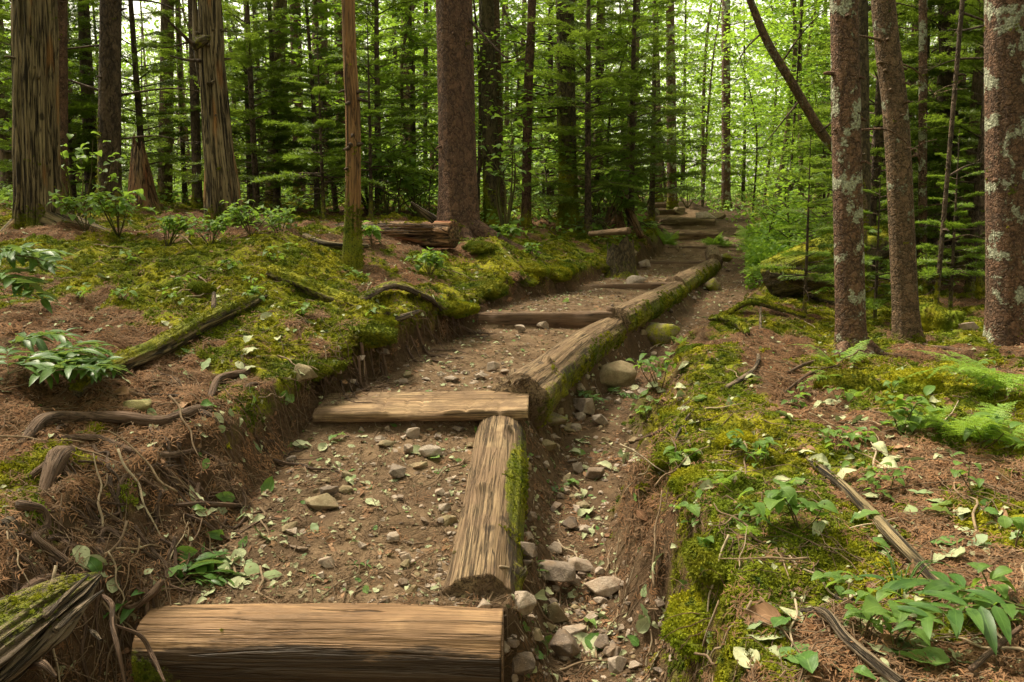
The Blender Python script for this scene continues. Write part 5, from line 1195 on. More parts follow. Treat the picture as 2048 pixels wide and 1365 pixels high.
# seedlings with broad leaves
def broad(name, mat, s, W): 
    m_ = leaf_mesh(name, M[mat], 1.0, W, 700+s, fold=.2, curl=.45, n=8, serr=.08)
    for v in m_.vertices: v.co.y += .45
    m_.attributes.new('cv', 'FLOAT', 'POINT').data.foreach_set('value', np.full(len(m_.vertices), .2+.25*s, np.float32)); return m_
BL = [broad('broad_leaf', 'leaf_mid', s, w_) for s, w_ in enumerate((.55, .72, .85))]
def seedling(loc, h, nst, nl, ls, label, group=None, seed=0, spread=.8, cat='plant', name='seedling', bl=None):
    r = rs(seed); o = empty(name, tuple(loc)); tag(o, label, cat, group)
    for k in range(nst):
        a_ = r.uniform(0, 6.28); sp = spread*r.uniform(.3, 1)*h
        tip = Vector((math.cos(a_)*sp, math.sin(a_)*sp, h*r.uniform(.7, 1.05))); mid = tip*.5+Vector((r.normal(0, .06)*h, r.normal(0, .06)*h, h*r.uniform(-.05, .12)))
        tube_obj('stem', [(0, 0, -.01), tuple(mid), tuple(tip)], [.004*h/.3+.001, .002], M['stem'], o, n=8, seg=5)
        for q in range(nl):
            t = 1-.85*q/max(1, nl); c = mid.lerp(tip, t)+Vector(r.normal(0, .02+.05*h*(nl > 7), 3)); b_ = a_+q*2.4+r.normal(0, .3)
            link('leaf', BL[(q+k) % 3] if bl is None else BL[bl], o, tuple(c), (r.normal(-.1, .25), r.normal(0, .2), b_), ls*r.uniform(.75, 1.15))
    return o
for q, (px, py, h, ns, nl, ls, lb) in enumerate([
 (1320,790,.24,4,5,.085,'nettle like light green seedling on the edge of the right bank beside the tan boulder'),
 (1295,845,.10,3,3,.06,'low seedling with three leaves hanging above the gully'),
 (1600,1060,.14,4,4,.085,'seedling with broad green leaves on the right bank moss'),
 (1540,1055,.10,2,3,.08,'seedling leaning left on the moss beside the broad leaved one'),
 (1385,1080,.07,3,3,.065,'small pointed seedling on the gully side moss of the right bank'),
 (1410,1140,.07,3,3,.06,'pointed seedling with a brown twig below the small one'),
 (1800,870,.16,4,4,.09,'broad leaved seedling in front of the light ferns'),
 (1960,900,.14,4,4,.08,'green seedling among the ferns at the right edge'),
 (1350,925,.06,2,3,.075,'single fresh leaf sprig at the crest of the right bank'),
 (1790,1310,.10,3,3,.09,'fresh green seedling at the bottom right near the crooked stick'),
 (1120,775,.07,2,3,.04,'tiny seedling beneath the second side log')]):
    seedling(G(px, py), h, ns, nl, ls, lb, None, q)
for q, (px, py, d, h, ns, nl, ls, lb) in enumerate([
 (235,440,7.5,.55,6,7,.085,'leafy seedling bush in front of the dark rough trunk'),
 (170,430,7.6,.45,5,6,.08,'leafy seedling bush right of the fissured snag'),
 (330,450,7.2,.40,6,7,.07,'leafy seedlings in front of the conical stump'),
 (420,455,7.0,.32,6,7,.065,'leafy seedlings at the foot of the forked snag'),
 (500,450,7.3,.35,6,8,.065,'leafy seedling clump right of the forked snag foot'),
 (560,448,7.8,.35,6,8,.065,'leafy seedling clump beside the left end of the rotten log'),
 (745,500,8.0,.18,3,4,.11,'broad leaves growing by the foot of the slim peeled trunk'),
 (858,510,7.4,.20,5,4,.095,'broad leaved plant hanging under the end of the rotten log'),
 (1010,455,10,.3,5,5,.10,'broad leaved plant right of the large spruce root'),
 (1190,455,12.5,.35,6,5,.12,'broad leaved plant left of the shattered stump'),
 (1065,500,9,.14,3,4,.07,'small plant on the crest of the left bank')]):
    b = P(px, py, d); b.z = H(b.x, b.y); seedling(b, h*(.72 if h > .25 else 1), ns+3, int(nl*1.7), ls, lb, None, 30+q)
rng = rs(321); cnt = 0
for q in range(600):
    if cnt >= 44: break
    px, py = (rng.uniform(1380, 2040), rng.uniform(720, 1340)) if cnt < 30 else (rng.uniform(120, 800), rng.uniform(470, 640))
    g = G(px, py); L_ = lines(np.array([g.y]))[0]
    if L_[2][0]-.1 < g.x < L_[7][0]+.1: continue
    hh = rng.uniform(.04, .10); sd_ = 'right' if px > 1000 else 'left'
    seedling(g, hh, rng.randint(2, 4), rng.randint(3, 6), rng.uniform(.03, .055)*(1+.04*g.y), f'{"tiny" if hh < .07 else "small"} green seedling on the {sd_} bank near {near(px, py)}', f'small seedlings on the {sd_} bank', 500+cnt); cnt += 1
# hobblebush twigs with round leaves, held up in the air
def bush(px, py, d, h, n_st, n_lf, ls, label, seed, spread=.6, bl=2):
    b = P(px, py, d); b.z = H(b.x, b.y)-.02; return seedling(b, h, n_st, n_lf, ls, label, None, seed, spread, 'shrub', 'shrub', bl)
bush(1010,430,11,1.45,5,9,.135,'tall thin shrub with round bright leaves between the two trunks behind the spruce',61,.30)
bush(1200,430,13,1.0,8,9,.16,'shrub with round bright leaves right of the mossy trunk',62,.5)
bush(1225,420,16,1.2,7,9,.11,'shrub with small leaves behind the shattered stump',63,.6)
bush(775,430,11.5,.9,12,12,.11,'bright leafy shrub left of the large spruce',64,.8)
bush(840,430,12,.8,12,12,.11,'bright leafy shrub against the left side of the large spruce',65,.7)
bush(740,430,13,1.2,12,12,.11,'bright leafy shrub behind the slim peeled trunk',66,.7)
bush(1290,415,20,1.0,9,9,.13,'leafy shrub left of the highest step',67,.8)
bush(1375,408,24,.9,9,9,.13,'leafy shrub just beyond the top of the trail',68,.9)
bush(150,440,9,.9,8,8,.10,'leafy shrub behind the left snags',69,.7)
# rooted grass blades at the lower right
o = empty('grass_tuft', tuple(G(1800, 1200))); tag(o, 'thin drooping grass tuft on the lower right bank', 'grass')
r_ = rs(3)
for q in range(11):
    a_ = r_.uniform(0, 6.28); l = r_.uniform(.12, .24); tp = Vector((math.cos(a_)*l*.6, math.sin(a_)*l*.6, l*.55))
    tube_obj('blade', [(0, 0, -.01), tuple(tp*.5+Vector((0, 0, l*.25))), tuple(tp)], [.0022, .0018, .0006], M['ash'], o, n=8, seg=4)
# moss growing on wood and bark
if MOSSY:
    mc = np.vstack([a_[0] for a_ in MOSSY]); mn = np.vstack([a_[1] for a_ in MOSSY]); ma = np.concatenate([a_[2] for a_ in MOSSY]); mm_ = np.concatenate([a_[3] for a_ in MOSSY])
    r_ = rs(17); pr = ma*3800*sst(.45, .85, mm_+1.1*fbm(mc[:, 0], mc[:, 1], mc[:, 2], 3, 7))*np.where(mc[:, 1] < 11, 1, .4)
    cnt_ = r_.poisson(np.clip(pr, 0, 6)); k = np.repeat(np.arange(len(mc)), cnt_); pp = mc[k]+r_.normal(0, .006, (len(k), 3)); print('wood moss', len(k))
    scatter('log_moss', pp-mn[k]*.003, eulers(mn[k], r_, .35), r_.uniform(.3, .62, len(k))*(.75+.08*pp[:, 1]), r_.randint(0, 4, len(k)), tufts, 'green moss fuzz growing on the logs and trunk feet')
hold_moss = True
LIP = []; r_ = rs(44)
for q in range(17):
    y = 4.3+6.5*(q+r_.uniform(-.4, 1.4))/17; L_ = lines(np.array([y]))[0]; x = L_[2][0]+r_.uniform(-.13, .02); z = H(x-.06, y)-.035
    pk = (x/y*_c*FPX+1024, 640-(y-5)*22); LIP.append(((x, y-.05, z-.03), 0, r_.uniform(.14, .42), r_.uniform(.22, .42), f'mossy sod clump {["hanging", "bulging", "sagging"][q % 3]} over the left bank near {near(*pk)}'))
for q in range(14):
    y = 2.2+6*(q+r_.rand())/14; L_ = lines(np.array([y]))[0]; x = L_[7][0]+r_.uniform(-.04, .10); z = H(x, y)-.03
    pk = (x/y*_c*FPX+1024, 1000-(y-3)*90); LIP.append(((x, y, z-.03), 0, r_.uniform(.14, .28), r_.uniform(.3, .5), f'{["low", "shaggy"][q % 2]} moss clump on the right bank crest near {near(*pk)}'))
# moss cushions
for q, (px, py, w, h, lb) in enumerate([(390,582,50,.45,'round dark green moss cushion on the left bank'),(1700,785,95,.7,'shaggy moss covered hump in front of the lichen trunk'),(1850,780,130,.4,'low yellow green moss hummock right of the shaggy hump'),(960,500,60,.4,'smooth green moss pad under the spruce root'),(1480,890,90,.3,'moss mound on the crest of the right bank'),(1880,655,90,.8,'dark mossy mound at the foot of the brown leaning trunk')]+LIP):
    g = G(px, py) if q < 6 else Vector(px); w_ = w/FPX*g.y if q < 6 else w; r_ = rs(q+1)
    bm = bmesh.new(); bmesh.ops.create_icosphere(bm, subdivisions=4, radius=.5)
    V = np.array([v.co[:] for v in bm.verts]); F = [[v.index for v in f.verts] for f in bm.faces]; bm.free()
    V = V*(1+.55*fbm(V[:, 0], V[:, 1], V[:, 2]+q*3, 4, 3.2)[:, None]); V[:, 1] *= r_.uniform(.7, 1.5); V[:, 2] *= h*1.2; sk = r_.uniform(-.5, .5); V[:, 0] += sk*V[:, 1]
    o = empty('moss_cushion', (g.x, g.y+w_*.3, g.z)); o.scale = (w_,)*3; tag(o, lb, 'moss')
    link('moss_base', meshdata('moss_base', V, F, M['moss'], True), o)
    nrm = V/np.linalg.norm(V, axis=1)[:, None]; kk = V[:, 2] > -.1; pv = V[kk]; pn = nrm[kk]
    ac = Acc(); 
    bl_ = np.array([v.co[:] for v in tufts[0].data.vertices]); bf = np.array([list(p.vertices) for p in tufts[0].data.polygons])
    for k in range(len(pv)):
        mt_ = Vector(pn[k]+r_.normal(0, .2, 3)).to_track_quat('Z', 'Y').to_matrix() @ Matrix.Rotation(r_.uniform(0, 6.28), 3, 'Z')
        ac.add((bl_*(.9/w_*.95)) @ np.array(mt_).T+pv[k], bf)
    t_ = link('moss_fronds', ac.mesh('moss_fronds', M['moss']), o); t_['kind'] = 'stuff'

# ------------------------------------------------------------------ conifers and leafy saplings behind
def bough(L, r, nsp=.02, nlen=.03, nwid=.010, droop=.25, tw=.33, dens=14):
    """flat spray of needles along +X; returns V, F, cv"""
    Vs = []; cvs = []
    nt_ = max(4, int(L*dens)); ax_z = lambda t: -droop*L*t*t+.08*L*t
    segs = [((0, 0, 0), (L, 0, ax_z(1.0)), 1)]
    for k in range(nt_*2):
        t = .18+.8*(k//2)/nt_+r.normal(0, .012); sd = 1 if k % 2 else -1; l = tw*L*(1-t)**.7*r.uniform(.7, 1.15)+.05
        c = np.array([L*t, 0, ax_z(t)]); d = np.array([.75, sd*.75, r.normal(-.12, .12)]); d /= np.linalg.norm(d)
        segs.append((c, c+d*l, 0))
        if l > .22:
            for z_ in range(int(l/.09)):
                s = r.uniform(.25, .9); c2 = c+d*l*s; d2 = np.array([1.0, sd*r.choice([-.2, .9])*.6, r.normal(-.1, .15)]); d2 /= np.linalg.norm(d2); segs.append((c2, c2+d2*l*.3, 0))
    for (a_, b_, main) in segs:
        a_ = np.array(a_, float); b_ = np.array(b_, float); d = b_-a_; l = np.linalg.norm(d); d = d/l
        n = max(2, int(l/nsp)); t = (np.arange(n)+r.rand(n))/n
        if main: t = .25+.75*t
        c = a_+d*(t*l)[:, None]
        if main: c[:, 2] = ax_z(t)
        up = np.array([0, 0, 1.0]); s = np.cross(d, up); s /= np.linalg.norm(s)+1e-9
        for sg in (-1, 1):
            tip = c+(d*.65+s*sg*.85)*(nlen*r.uniform(.7, 1.2, n))[:, None]+np.stack([np.zeros(n), np.zeros(n), r.normal(.1, .35, n)*nlen], 1)
            w = d*nwid*.5
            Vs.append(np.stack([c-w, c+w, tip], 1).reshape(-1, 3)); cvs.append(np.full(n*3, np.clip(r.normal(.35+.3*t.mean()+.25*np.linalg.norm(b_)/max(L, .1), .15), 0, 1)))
    V = np.vstack(Vs); F = np.arange(len(V)).reshape(-1, 3); return V, F, np.concatenate(cvs)
def rotm(az, pitch):
    ca, sa, cp, sp = math.cos(az), math.sin(az), math.cos(pitch), math.sin(pitch)
    return np.array([[ca*cp, -sa, -ca*sp], [sa*cp, ca, -sa*sp], [sp, 0, cp]])
def conifer(seed, h, r0, h0, nb, bl0, bl1, mat, bark, nsp=.02, nlen=.03, nwid=.010, dead=14, name='fir_tree', dens=14, pitch=(.0, .25), top=None):
    r = rs(seed); o = empty(name, (0, -200, 0)); lean = r.normal(0, .025, 2)
    pts = [(0, 0, -.15), (lean[0]*h*.4, lean[1]*h*.4, h*.4), (lean[0]*h+r.normal(0, .05), lean[1]*h, h)]
    tube_obj('trunk', pts, [r0, r0*.7, r0*.12], M[bark], o, n=40, seg=12, disp=lambda th, l, R: fib(seed, .06)(th, l, R)*flare(.3, .5)(th, l, R), moss=lambda V, N_, tc: .6*np.exp(-tc[:, 2]/.6)+.12, caps=False)
    C = spline(pts, 60); ac = Acc(); lm = Acc()
    protos = [bough(1.0, rs(seed*10+k), nsp/max(.3, (bl0+bl1)/2), nlen/((bl0+bl1)/2), nwid/((bl0+bl1)/2), r.uniform(.1, .35), dens=dens) for k in range(5)]
    top = top or h*.98
    for k in range(nb):
        t = h0+(top-h0)*(k+r.rand())/nb; f = (t-h0)/(h-h0+.01); L = (bl0*(1-f)+bl1*f)*r.uniform(.7, 1.2)*(1 if t < h*.9 else .6)
        c = C[min(59, int(t/h*59))]; az = k*2.4+r.normal(0, .4); V, F, cv = protos[k % 5]; R_ = rotm(az, r.uniform(*pitch)+(.3*f))
        ac.add((V*L) @ R_.T+c, F, np.clip(cv+r.normal(0, .1), 0, 1))
        e = R_ @ np.array([L*.9, 0, -.12*L]); mid = R_ @ np.array([L*.45, 0, .01*L])
        V2, F2, tcc = thin([c, c+mid, c+e], .010*L+.003, .002); lm.add(V2, F2, 0, tcc)
    for k in range(dead):
        t = r.uniform(.5, max(h0*1.1, .8)); c = C[min(59, int(t/h*59))]; az = r.uniform(0, 6.28); L = r.uniform(.3, .9)*min(1, bl0)
        R_ = rotm(az, r.uniform(-.3, .2)); ps = [c, c+R_ @ np.array([L*.5, 0, .02]), c+R_ @ np.array([L, 0, -.1*L])]
        V2, F2, tcc = thin(ps, .009, .0025); lm.add(V2, F2, 0, tcc)
        for z_ in range(5):
            s = r.uniform(.3, .95); c2 = ps[0]+(ps[2]-ps[0])*s; d2 = R_ @ np.array([r.uniform(.1, .3)*L, r.choice([-1, 1])*r.uniform(.1, .3)*L, r.normal(0, .08)*L]); V2, F2, tcc = thin([c2, c2+d2*.5, c2+d2], .004, .0015); lm.add(V2, F2, 0, tcc)
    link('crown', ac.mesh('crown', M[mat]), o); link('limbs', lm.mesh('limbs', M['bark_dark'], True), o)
    return o
def leafy(seed, h, r0, h0, nb, ll, mat, bark, per=26, name='sapling_tree', L0=1.0):
    r = rs(seed); o = empty(name, (0, -200, 0)); pts = [(0, 0, -.1), (r.normal(0, .1)*h*.3, r.normal(0, .1)*h*.3, h*.5), (r.normal(0, .12)*h, r.normal(0, .12)*h, h)]
    tube_obj('trunk', pts, [r0, r0*.7, r0*.2], M[bark], o, n=30, seg=9, disp=fib(seed, .05), moss=lambda V, N_, tc: .4*np.exp(-tc[:, 2]/.6)+.1, caps=False)
    C = spline(pts, 60); ac = Acc(); lm = Acc()
    for k in range(nb):
        t = h0+(h-h0)*(k+r.rand())/nb; c = C[min(59, int(t/h*59))]; az = k*2.4+r.normal(0, .5); L = L0*r.uniform(.5, 1.15)*(1-.4*(t-h0)/(h-h0)); R_ = rotm(az, r.uniform(.0, .5))
        e = R_ @ np.array([L, 0, 0]); V2, F2, tcc = thin([c, c+e*.5+np.array([0, 0, .03]), c+e], .007, .0015); lm.add(V2, F2, 0, tcc)
        n = per; s = r.uniform(.15, 1.05, n); side = r.normal(0, .22*L, n); cc = c+e*s[:, None]+np.stack([-math.sin(az)*side, math.cos(az)*side, r.normal(0, .05, n)-.10*L*s*s], 1)
        th = r.uniform(0, 6.28, n); l = ll*r.uniform(.6, 1.2, n); d = np.stack([np.cos(th), np.sin(th), r.normal(-.25, .2, n)], 1); w = np.stack([-np.sin(th), np.cos(th), r.normal(0, .35, n)], 1)
        q0 = cc; q1 = cc+d*(l*.45)[:, None]+w*(l*.33)[:, None]; q2 = cc+d*l[:, None]; q3 = cc+d*(l*.45)[:, None]-w*(l*.33)[:, None]
        V = np.stack([q0, q1, q2, q3], 1).reshape(-1, 3); b4 = np.arange(n)*4; F = np.vstack([np.stack([b4, b4+1, b4+2], 1), np.stack([b4, b4+2, b4+3], 1)])
        ac.add(V, F, np.repeat(np.clip(r.normal(.5, .25, n), 0, 1), 4))
    link('crown', ac.mesh('crown', M[mat]), o); link('limbs', lm.mesh('limbs', M['bark_dark'], True), o)
    return o
proto = {}
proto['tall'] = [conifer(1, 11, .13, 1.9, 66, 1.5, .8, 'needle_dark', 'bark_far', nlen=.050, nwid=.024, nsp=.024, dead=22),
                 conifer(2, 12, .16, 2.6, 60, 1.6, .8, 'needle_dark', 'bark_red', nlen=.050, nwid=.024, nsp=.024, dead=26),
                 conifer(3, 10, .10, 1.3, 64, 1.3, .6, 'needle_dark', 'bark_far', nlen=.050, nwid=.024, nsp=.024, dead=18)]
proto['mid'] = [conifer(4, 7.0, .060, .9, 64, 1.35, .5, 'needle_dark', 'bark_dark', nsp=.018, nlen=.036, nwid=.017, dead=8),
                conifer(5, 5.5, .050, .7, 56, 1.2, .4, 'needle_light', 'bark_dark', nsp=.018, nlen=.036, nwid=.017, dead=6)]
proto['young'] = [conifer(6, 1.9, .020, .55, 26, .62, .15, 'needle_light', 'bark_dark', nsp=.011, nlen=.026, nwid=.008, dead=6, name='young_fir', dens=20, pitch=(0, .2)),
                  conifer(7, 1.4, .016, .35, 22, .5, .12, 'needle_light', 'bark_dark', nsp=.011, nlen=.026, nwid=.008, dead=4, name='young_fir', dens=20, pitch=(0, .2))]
proto['leafy'] = [leafy(8, 7.0, .040, 1.2, 46, .12, 'leaf_bright', 'bark_far', 56, L0=1.6), leafy(9, 4.5, .030, .8, 30, .095, 'leaf_bright', 'bark_dark', 40, L0=1.2), leafy(10, 10, .06, 1.8, 60, .13, 'leaf_bright', 'bark_far', 64, L0=2.1)]
proto['shrub'] = [leafy(11, 1.1, .012, .1, 22, .075, 'leaf_mid', 'bark_dark', 22, 'shrub', .65), leafy(12, .8, .010, .05, 20, .065, 'leaf_bright', 'bark_dark', 22, 'shrub', .6)]
proto['pole'] = []
for s in range(3):
    r_ = rs(s+70); o = empty('bare_tree', (0, -200, 0)); hh = 9
    tube_obj('trunk', [(0, 0, -.15), (r_.normal(0, .12), 0, 3), (r_.normal(0, .25), 0, hh)], [.075+.02*s, .06, .03], M[['bark_far', 'bark_dark', 'bark_brown'][s]], o, n=36, seg=12, disp=lambda th, l, R: fib(9, .05)(th, l, R)*flare(.25, .4)(th, l, R), moss=lambda V, N_, tc: .6*np.exp(-tc[:, 2]/.6)+.1, caps=False)
    lm = Acc()
    for k in range(34):
        t = r_.uniform(.7, 7); az = r_.uniform(0, 6.28); L = r_.uniform(.25, 1.0); R_ = rotm(az, r_.uniform(-.35, .25)); c = np.array([0, 0, t]); ps = [c, c+R_ @ np.array([L*.5, 0, .03]), c+R_ @ np.array([L, 0, -.08*L])]
        V2, F2, tcc = thin(ps, .008, .002); lm.add(V2, F2, 0, tcc)
        for z_ in range(4):
            s2 = r_.uniform(.3, .95); c2 = ps[0]+(ps[2]-ps[0])*s2; d2 = R_ @ np.array([r_.uniform(.1, .3)*L, r_.choice([-1, 1])*r_.uniform(.1, .3)*L, 0]); V2, F2, tcc = thin([c2, c2+d2*.5, c2+d2], .0035, .0015); lm.add(V2, F2, 0, tcc)
    link('limbs', lm.mesh('limbs', M['bark_dark'], True), o); proto['pole'].append(o)
used = {}
def place(kind, k, x, y, label, cat, group, sc=1.0, rz=None, z=None):
    src_ = proto[kind][k]; key = (kind, k); zz = H(x, y) if z is None else z; rz = random.uniform(0, 6.28) if rz is None else rz
    if key not in used:
        used[key] = 1; src_.location = (x, y, zz); src_.rotation_euler = (0, 0, rz); src_.scale = (sc,)*3; o = src_
    else: o = copy_tree(src_, (x, y, zz), rz, sc)
    for p_ in ('label', 'group', 'category'):
        if p_ in o: del o[p_]
    return tag(o, label, cat, group)
def pxat(px, d): return (px-1024)/FPX*d*1.0
# hand placed young firs and saplings
for (kd, k, px, d, sc, lb, ct) in [
 ('young', 0, 1612, 8.3, .92, 'young fir with flat spreading boughs between the path and the lichen trunk', 'young fir'),
 ('young', 0, 1905, 9.4, 1.05, 'young bright fir between the brown trunk and the right edge trunk', 'young fir'),
 ('young', 1, 1755, 8.6, 1.1, 'young fir peeping between the lichen trunk and the brown trunk', 'young fir'),
 ('young', 0, 652, 10.0, 1.2, 'young fir with pale tips left of the slim peeled trunk', 'young fir'),
 ('young', 0, 745, 11.0, 1.35, 'young fir right of the slim peeled trunk', 'young fir'),
 ('mid', 1, 830, 14.0, 1.0, 'light green fir filling the gap left of the large spruce', 'fir'),
 ('mid', 0, 560, 12.5, .8, 'dark fir behind the gap right of the forked snag', 'fir'),
 ('mid', 0, 1190, 15, 1.05, 'dark bushy fir behind the shattered stump', 'fir'),
 ('mid', 0, 1300, 18, 1.0, 'dark bushy fir left of the head of the trail', 'fir'),
 ('mid', 1, 1240, 20, 1.1, 'lighter fir behind the bushy ones left of the trail head', 'fir'),
 ('mid', 0, 1100, 17, 1.1, 'dark fir between the reddish and the mossy trunk', 'fir'),
 ('young', 1, 1560, 17, 1.2, 'low fir at the bend of the upper path', 'young fir'),
 ('young', 1, 1580, 19, 1.4, 'low dark fir right of the trunk at the head of the trail', 'young fir'),
 ('mid', 0, 1990, 12.5, 1.0, 'dark fir in the shade behind the right edge trunk', 'fir'),
 ('mid', 0, 1830, 13.5, 1.0, 'dark fir in the shade behind the brown leaning trunk', 'fir'),
 ('leafy', 1, 1570, 16, 1.0, 'bright leafy sapling in the sunlit gap behind the young fir', 'sapling'),
 ('leafy', 0, 1520, 22, 1.0, 'bright leafy sapling behind the trunk at the head of the trail', 'sapling'),
 ('leafy', 2, 1540, 24, 1.0, 'tall bright leafy tree filling the sunlit gap', 'tree'),
 ('leafy', 0, 1400, 26, 1.1, 'bright leafy sapling straight beyond the steps', 'sapling'),
 ('leafy', 2, 1640, 21, 1.0, 'tall bright leafy tree behind the slanting trunk', 'tree'),
 ('leafy', 1, 1500, 19.5, .9, 'leafy sapling with branches hanging over the top steps', 'sapling'),
 ('shrub', 1, 1530, 12.5, 1.25, 'low bright bush at the left of the fern patch beside the upper path', 'shrub'),
 ('shrub', 1, 1575, 11.8, 1.3, 'low bright bush in the middle of the fern patch beside the upper path', 'shrub'),
 ('shrub', 1, 1625, 12.6, 1.1, 'low bright bush behind the young fir by the lichen trunk', 'shrub'),
 ('shrub', 1, 1560, 14.5, 1.5, 'low bright bush at the back of the fern patch beside the upper path', 'shrub'),
 ('shrub', 1, 1600, 10.6, .8, 'low bright bush overhanging the big dark mossy log', 'shrub'),
 ('shrub', 1, 700, 12.5, 1.3, 'bright bush behind the slim peeled trunk foot', 'shrub'),
 ('shrub', 1, 800, 11.8, 1.4, 'bright bush left of the large spruce foot', 'shrub'),
 ('shrub', 1, 860, 12.5, 1.3, 'bright bush against the far side of the large spruce', 'shrub'),
 ('shrub', 0, 1100, 14, 1.4, 'leafy shrub between the reddish trunk and the mossy trunk', 'shrub'),
 ('leafy', 2, 1400, 30, 1.15, 'tall leafy tree closing the gap far beyond the steps', 'tree'),
 ('leafy', 2, 1330, 27, 1.0, 'tall leafy tree left of the gap far beyond the steps', 'tree'),
 ('mid', 1, 1480, 29, 1.3, 'light green fir far beyond the head of the trail', 'fir'),
 ('mid', 0, 1360, 34, 1.5, 'dark fir standing far beyond the top step', 'fir'),
 ('leafy', 2, 1545, 18, .95, 'tall leafy tree whose bright crown hangs over the head of the trail', 'tree'),
 ('leafy', 2, 1600, 17, .9, 'tall leafy tree with a bright crown right of the trail head', 'tree'),
 ('leafy', 0, 1235, 21, 1.1, 'bright leafy sapling left of the trunk at the head of the trail', 'sapling'),
 ('mid', 0, 1260, 13.6, .9, 'dark fir with boughs hanging left of the upper steps', 'fir'),
 ('mid', 0, 1175, 12.2, .85, 'dark fir with wide boughs right of the rough mossy trunk', 'fir'),
 ('mid', 1, 640, 12.0, .8, 'light green fir left of the slim peeled trunk', 'fir'),
 ('mid', 0, 520, 11.5, .75, 'dark fir crowding the right side of the forked snag', 'fir'),
 ('mid', 0, 300, 13, .9, 'dark fir between the dark rough trunk and the forked snag', 'fir'),
 ('mid', 1, 160, 12.5, .8, 'light green fir behind the gap right of the fissured snag', 'fir'),
 ('mid', 0, 760, 12.6, .85, 'dark fir with boughs reaching over the gap left of the large spruce', 'fir'),
 ('mid', 0, 1740, 11.5, .9, 'dark fir right behind the lichen trunk', 'fir'),
 ('mid', 0, 1940, 11.0, .9, 'dark fir left of the blotched right edge trunk', 'fir'),
 ('leafy', 1, 770, 17, .9, 'bright leafy sapling in the gap left of the large spruce', 'sapling'),
 ('leafy', 0, 1010, 19, 1.0, 'bright leafy sapling right of the large spruce', 'sapling')]:
    place(kd, k, pxat(px, d), d, lb, ct, None, sc)
def region(px, d=20):
    for lim, t_ in ((60, 'left of the fissured snag'), (200, 'between the fissured snag and the dark rough trunk'), (310, 'behind the dark rough trunk'), (420, 'left of the forked snag'), (560, 'just right of the forked snag'), (690, 'left of the slim peeled trunk'), (790, 'just right of the slim peeled trunk'),
                    (900, 'left of the large spruce'), (1010, 'beside the dark forking trunk'), (1100, 'beside the slender reddish trunk'), (1240, 'behind the shattered stump'), (1340, 'left of the head of the trail'), (1440, 'straight beyond the steps'), (1560, 'right of the trunk at the head of the trail'), (1660, 'behind the slanting trunk'),
                    (1760, 'between the lichen trunk and the brown trunk'), (1900, 'behind the brown leaning trunk'), (2600, 'behind the blotched right edge trunk')):
        if px < lim: return t_+(', among the nearer ones' if d < 19 else ', far back' if d > 32 else '')
def region_(px):
    return 'left of the slim peeled trunk' if px < 690 else 'between the slim peeled trunk and the large spruce' if px < 900 else 'between the large spruce and the shattered stump' if px < 1240 else 'beyond the head of the trail' if px < 1660 else 'in the shade behind the right hand trunks'
rng = rs(123); pos_ = []
def ok(x, y, dmin):
    for (a_, b_) in pos_:
        if (a_-x)**2+(b_-y)**2 < dmin*dmin: return False
    pos_.append((x, y)); return True
nt_ = dict(tall=0, pole=0, leafy=0, shrub=0, mid=0)
for q in range(6000):
    if sum(nt_.values()) > 300: break
    d = 12.5*(52/12.5)**(rng.rand()**.9); px = rng.uniform(-160, 2200); x = pxat(px, d)
    gap = 1270 < px < 1660; gap2 = 720 < px < 870 or 960 < px < 1010
    L_ = lines(np.array([d]))[0]
    if L_[2][0]-.3 < x < L_[7][0]+.5: continue
    if gap and d < 17: continue
    right = px > 1700
    u_ = rng.rand()
    if gap: kd = 'leafy' if u_ < .62 else 'pole' if u_ < .75 else 'shrub' if u_ < .92 else 'mid'
    elif gap2: kd = 'pole' if u_ < .25 else 'leafy' if u_ < .6 else 'shrub' if u_ < .9 else 'tall'
    elif right: kd = 'tall' if u_ < .5 else 'pole' if u_ < .75 else 'mid' if u_ < .95 else 'shrub'
    else: kd = 'tall' if u_ < .25 else 'pole' if u_ < .45 else 'mid' if u_ < .74 else 'leafy' if u_ < .87 else 'shrub'
    lim = dict(tall=64, pole=58, leafy=64, shrub=50, mid=80)[kd]
    if kd in ('tall', 'pole') and d < 17 and rng.rand() < .55: continue
    if nt_[kd] >= lim: continue
    if not ok(x, d, .8 if kd in ('pole', 'shrub') else 1.3): continue
    k = rng.randint(len(proto[kd])); sc = rng.uniform(.75, 1.25); nt_[kd] += 1; rg = region(px, d)
    lb, ct = {'tall': ('tall dark boughed conifer ', 'tree'), 'pole': ('slender bare trunk ', 'tree'), 'leafy': ('leafy green tree ', 'tree'), 'shrub': ('low leafy shrub ', 'shrub'), 'mid': ('half grown fir ', 'fir')}[kd]
    place(kd, k, x, d, lb+rg, ct, {'tall': 'tall conifers ', 'pole': 'slender bare trunks ', 'leafy': 'leafy trees ', 'shrub': 'low shrubs ', 'mid': 'half grown firs '}[kd]+rg, sc)
print(nt_)
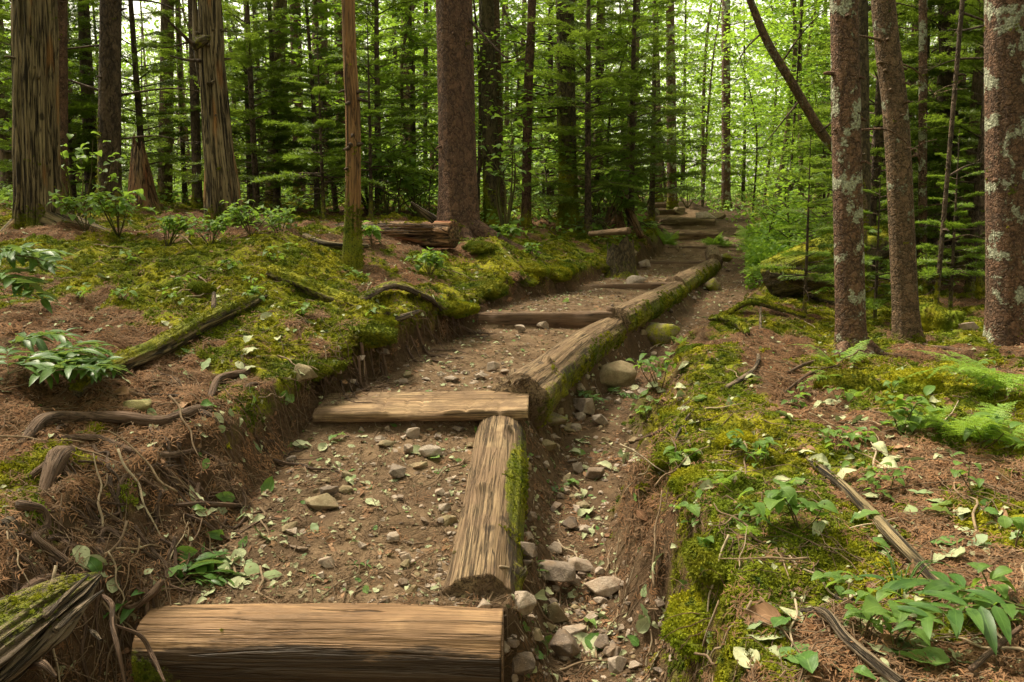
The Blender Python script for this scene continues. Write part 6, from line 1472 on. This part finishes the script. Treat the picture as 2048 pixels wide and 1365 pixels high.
# far edge of the wood, one mass of foliage
V = []; F = []; cvv = []; r_ = rs(55); n = 130000
az = r_.uniform(-.85, .85, n); dd_ = r_.uniform(50, 85, n); X = np.tan(az)*dd_; Z0 = H0(X, dd_)
hh = 13*(r_.rand(n)**1.3)*(1+.35*fbm(X, dd_, 0, 3, .12)*2); c = np.stack([X, dd_, Z0+hh], 1)
l = r_.uniform(.18, .42, n); d1 = r_.normal(0, 1, (n, 3)); d1 /= np.linalg.norm(d1, axis=1)[:, None]; d2 = np.cross(d1, r_.normal(0, 1, (n, 3))); d2 /= np.linalg.norm(d2, axis=1)[:, None]
V = np.stack([c-d1*l[:, None]*.5, c+d2*l[:, None]*.3, c+d1*l[:, None]*.5, c-d2*l[:, None]*.3], 1).reshape(-1, 3); b4 = np.arange(n)*4
F = np.vstack([np.stack([b4, b4+1, b4+2], 1), np.stack([b4, b4+2, b4+3], 1)])
tag(link('distant_foliage', meshdata('distant_foliage', V, F, M['leaf_bright'], False, {'cv': np.repeat(r_.rand(n), 4)})), 'green mass of far off foliage closing the view through the wood', None, None, 'stuff')
def leafmass(name, X, Y, Z, l, mat, label, seed):
    r_ = rs(seed); n = len(X); c = np.stack([X, Y, Z], 1)
    d1 = r_.normal(0, 1, (n, 3)); d1[:, 2] *= .5; d1 /= np.linalg.norm(d1, axis=1)[:, None]; d2 = np.cross(d1, r_.normal(0, 1, (n, 3))); d2 /= np.linalg.norm(d2, axis=1)[:, None]
    V = np.stack([c-d1*l[:, None]*.5, c+d2*l[:, None]*.3, c+d1*l[:, None]*.5, c-d2*l[:, None]*.3], 1).reshape(-1, 3); b4 = np.arange(n)*4
    F = np.vstack([np.stack([b4, b4+1, b4+2], 1), np.stack([b4, b4+2, b4+3], 1)])
    return tag(link(name, meshdata(name, V, F, mat, False, {'cv': np.repeat(r_.rand(n), 4)})), label, None, None, 'stuff')
# ferny undergrowth between the trunks
r_ = rs(77); n = 90000; Y = 11*(60/11)**r_.rand(n); X = r_.uniform(-.72, .72, n)*Y; xs_ = lines(Y)[0]
cl = fbm(X, Y, 3, 3, .9); dens = sst(-.25, .25, cl)*sst(10.5, 14, Y)*(1-.6*(X > xs_[7]+2.5)*(Y < 22))
k = (r_.rand(n) < dens) & ((X < xs_[2]-.1) | (X > xs_[7]+.1) | (Y > 25.5) | ((Y > 18.5) & (X > xs_[4]+.25))); X, Y, cl = X[k], Y[k], cl[k]
leafmass('undergrowth', X, Y, H0(X, Y)+.02+(.10+.45*np.clip(cl+.2, 0, 1))*r_.rand(len(X))*(.6+.03*Y), r_.uniform(.05, .10, len(X))*(.7+.03*Y), M['leaf_mid'], 'low green undergrowth covering the ground between the trunks', 78)
r_ = rs(83); n = 15000; Y = r_.uniform(10.3, 15.5, n); X = pxat(r_.uniform(1490, 1668, n), Y); cl = fbm(X, Y, 9, 3, 1.6); hgt_ = np.clip(.30+.9*cl, .05, .8)
leafmass('fern_thicket', X, Y, H0(X, Y)+.03+hgt_*(1-(1-r_.rand(n))**1.6), r_.uniform(.035, .075, n), M['leaf_bright'], 'thicket of bright yellow green ferny growth beside the upper path', 84)
# unseen foliage overhead, beside and behind the path, added to block sky light
r_ = rs(79); n = 80000; X = r_.uniform(-17, 17, n); Y = r_.uniform(-14, 14, n); xs_ = lines(Y)[0]; xc = (xs_[3]+xs_[5])/2; Z = ZC+r_.uniform(5.2, 11, n)
side = np.abs(X-xc); k = r_.rand(n) < sst(.7, 3.8, side+1.3*fbm(X, Y, 4, 3, .35))*(.35+.65*sst(-.15, .2, fbm(X, Y, 8, 3, .8)))
leafmass('shade_canopy', X[k], Y[k], Z[k], r_.uniform(.12, .34, k.sum()), M['needle_dark'], 'unseen conifer foliage added overhead to shade both sides of the path', 80)
n = 50000; az = r_.uniform(-math.pi, math.pi, n); rad_ = r_.uniform(5, 13, n); X = np.sin(az)*rad_; Y = np.cos(az)*rad_+1; Z = ZC-1.2+7.5*r_.rand(n); k = ((np.abs(X) > .70*np.maximum(Y, 0)+2.6) | (Y < -3)) & (r_.rand(n) < .35+.65*sst(-.2, .2, fbm(X, Y, Z, 3, .7)))
leafmass('shade_foliage', X[k], Y[k], Z[k], r_.uniform(.12, .30, k.sum()), M['needle_dark'], 'unseen dark foliage added beside and behind the path to block light', 81)
for kd in proto:                                  # remove prototypes that were never placed
    for k, o in enumerate(proto[kd]):
        if (kd, k) not in used:
            for ch in list(o.children): bpy.data.objects.remove(ch)
            bpy.data.objects.remove(o)
print('objects', len(bpy.data.objects))
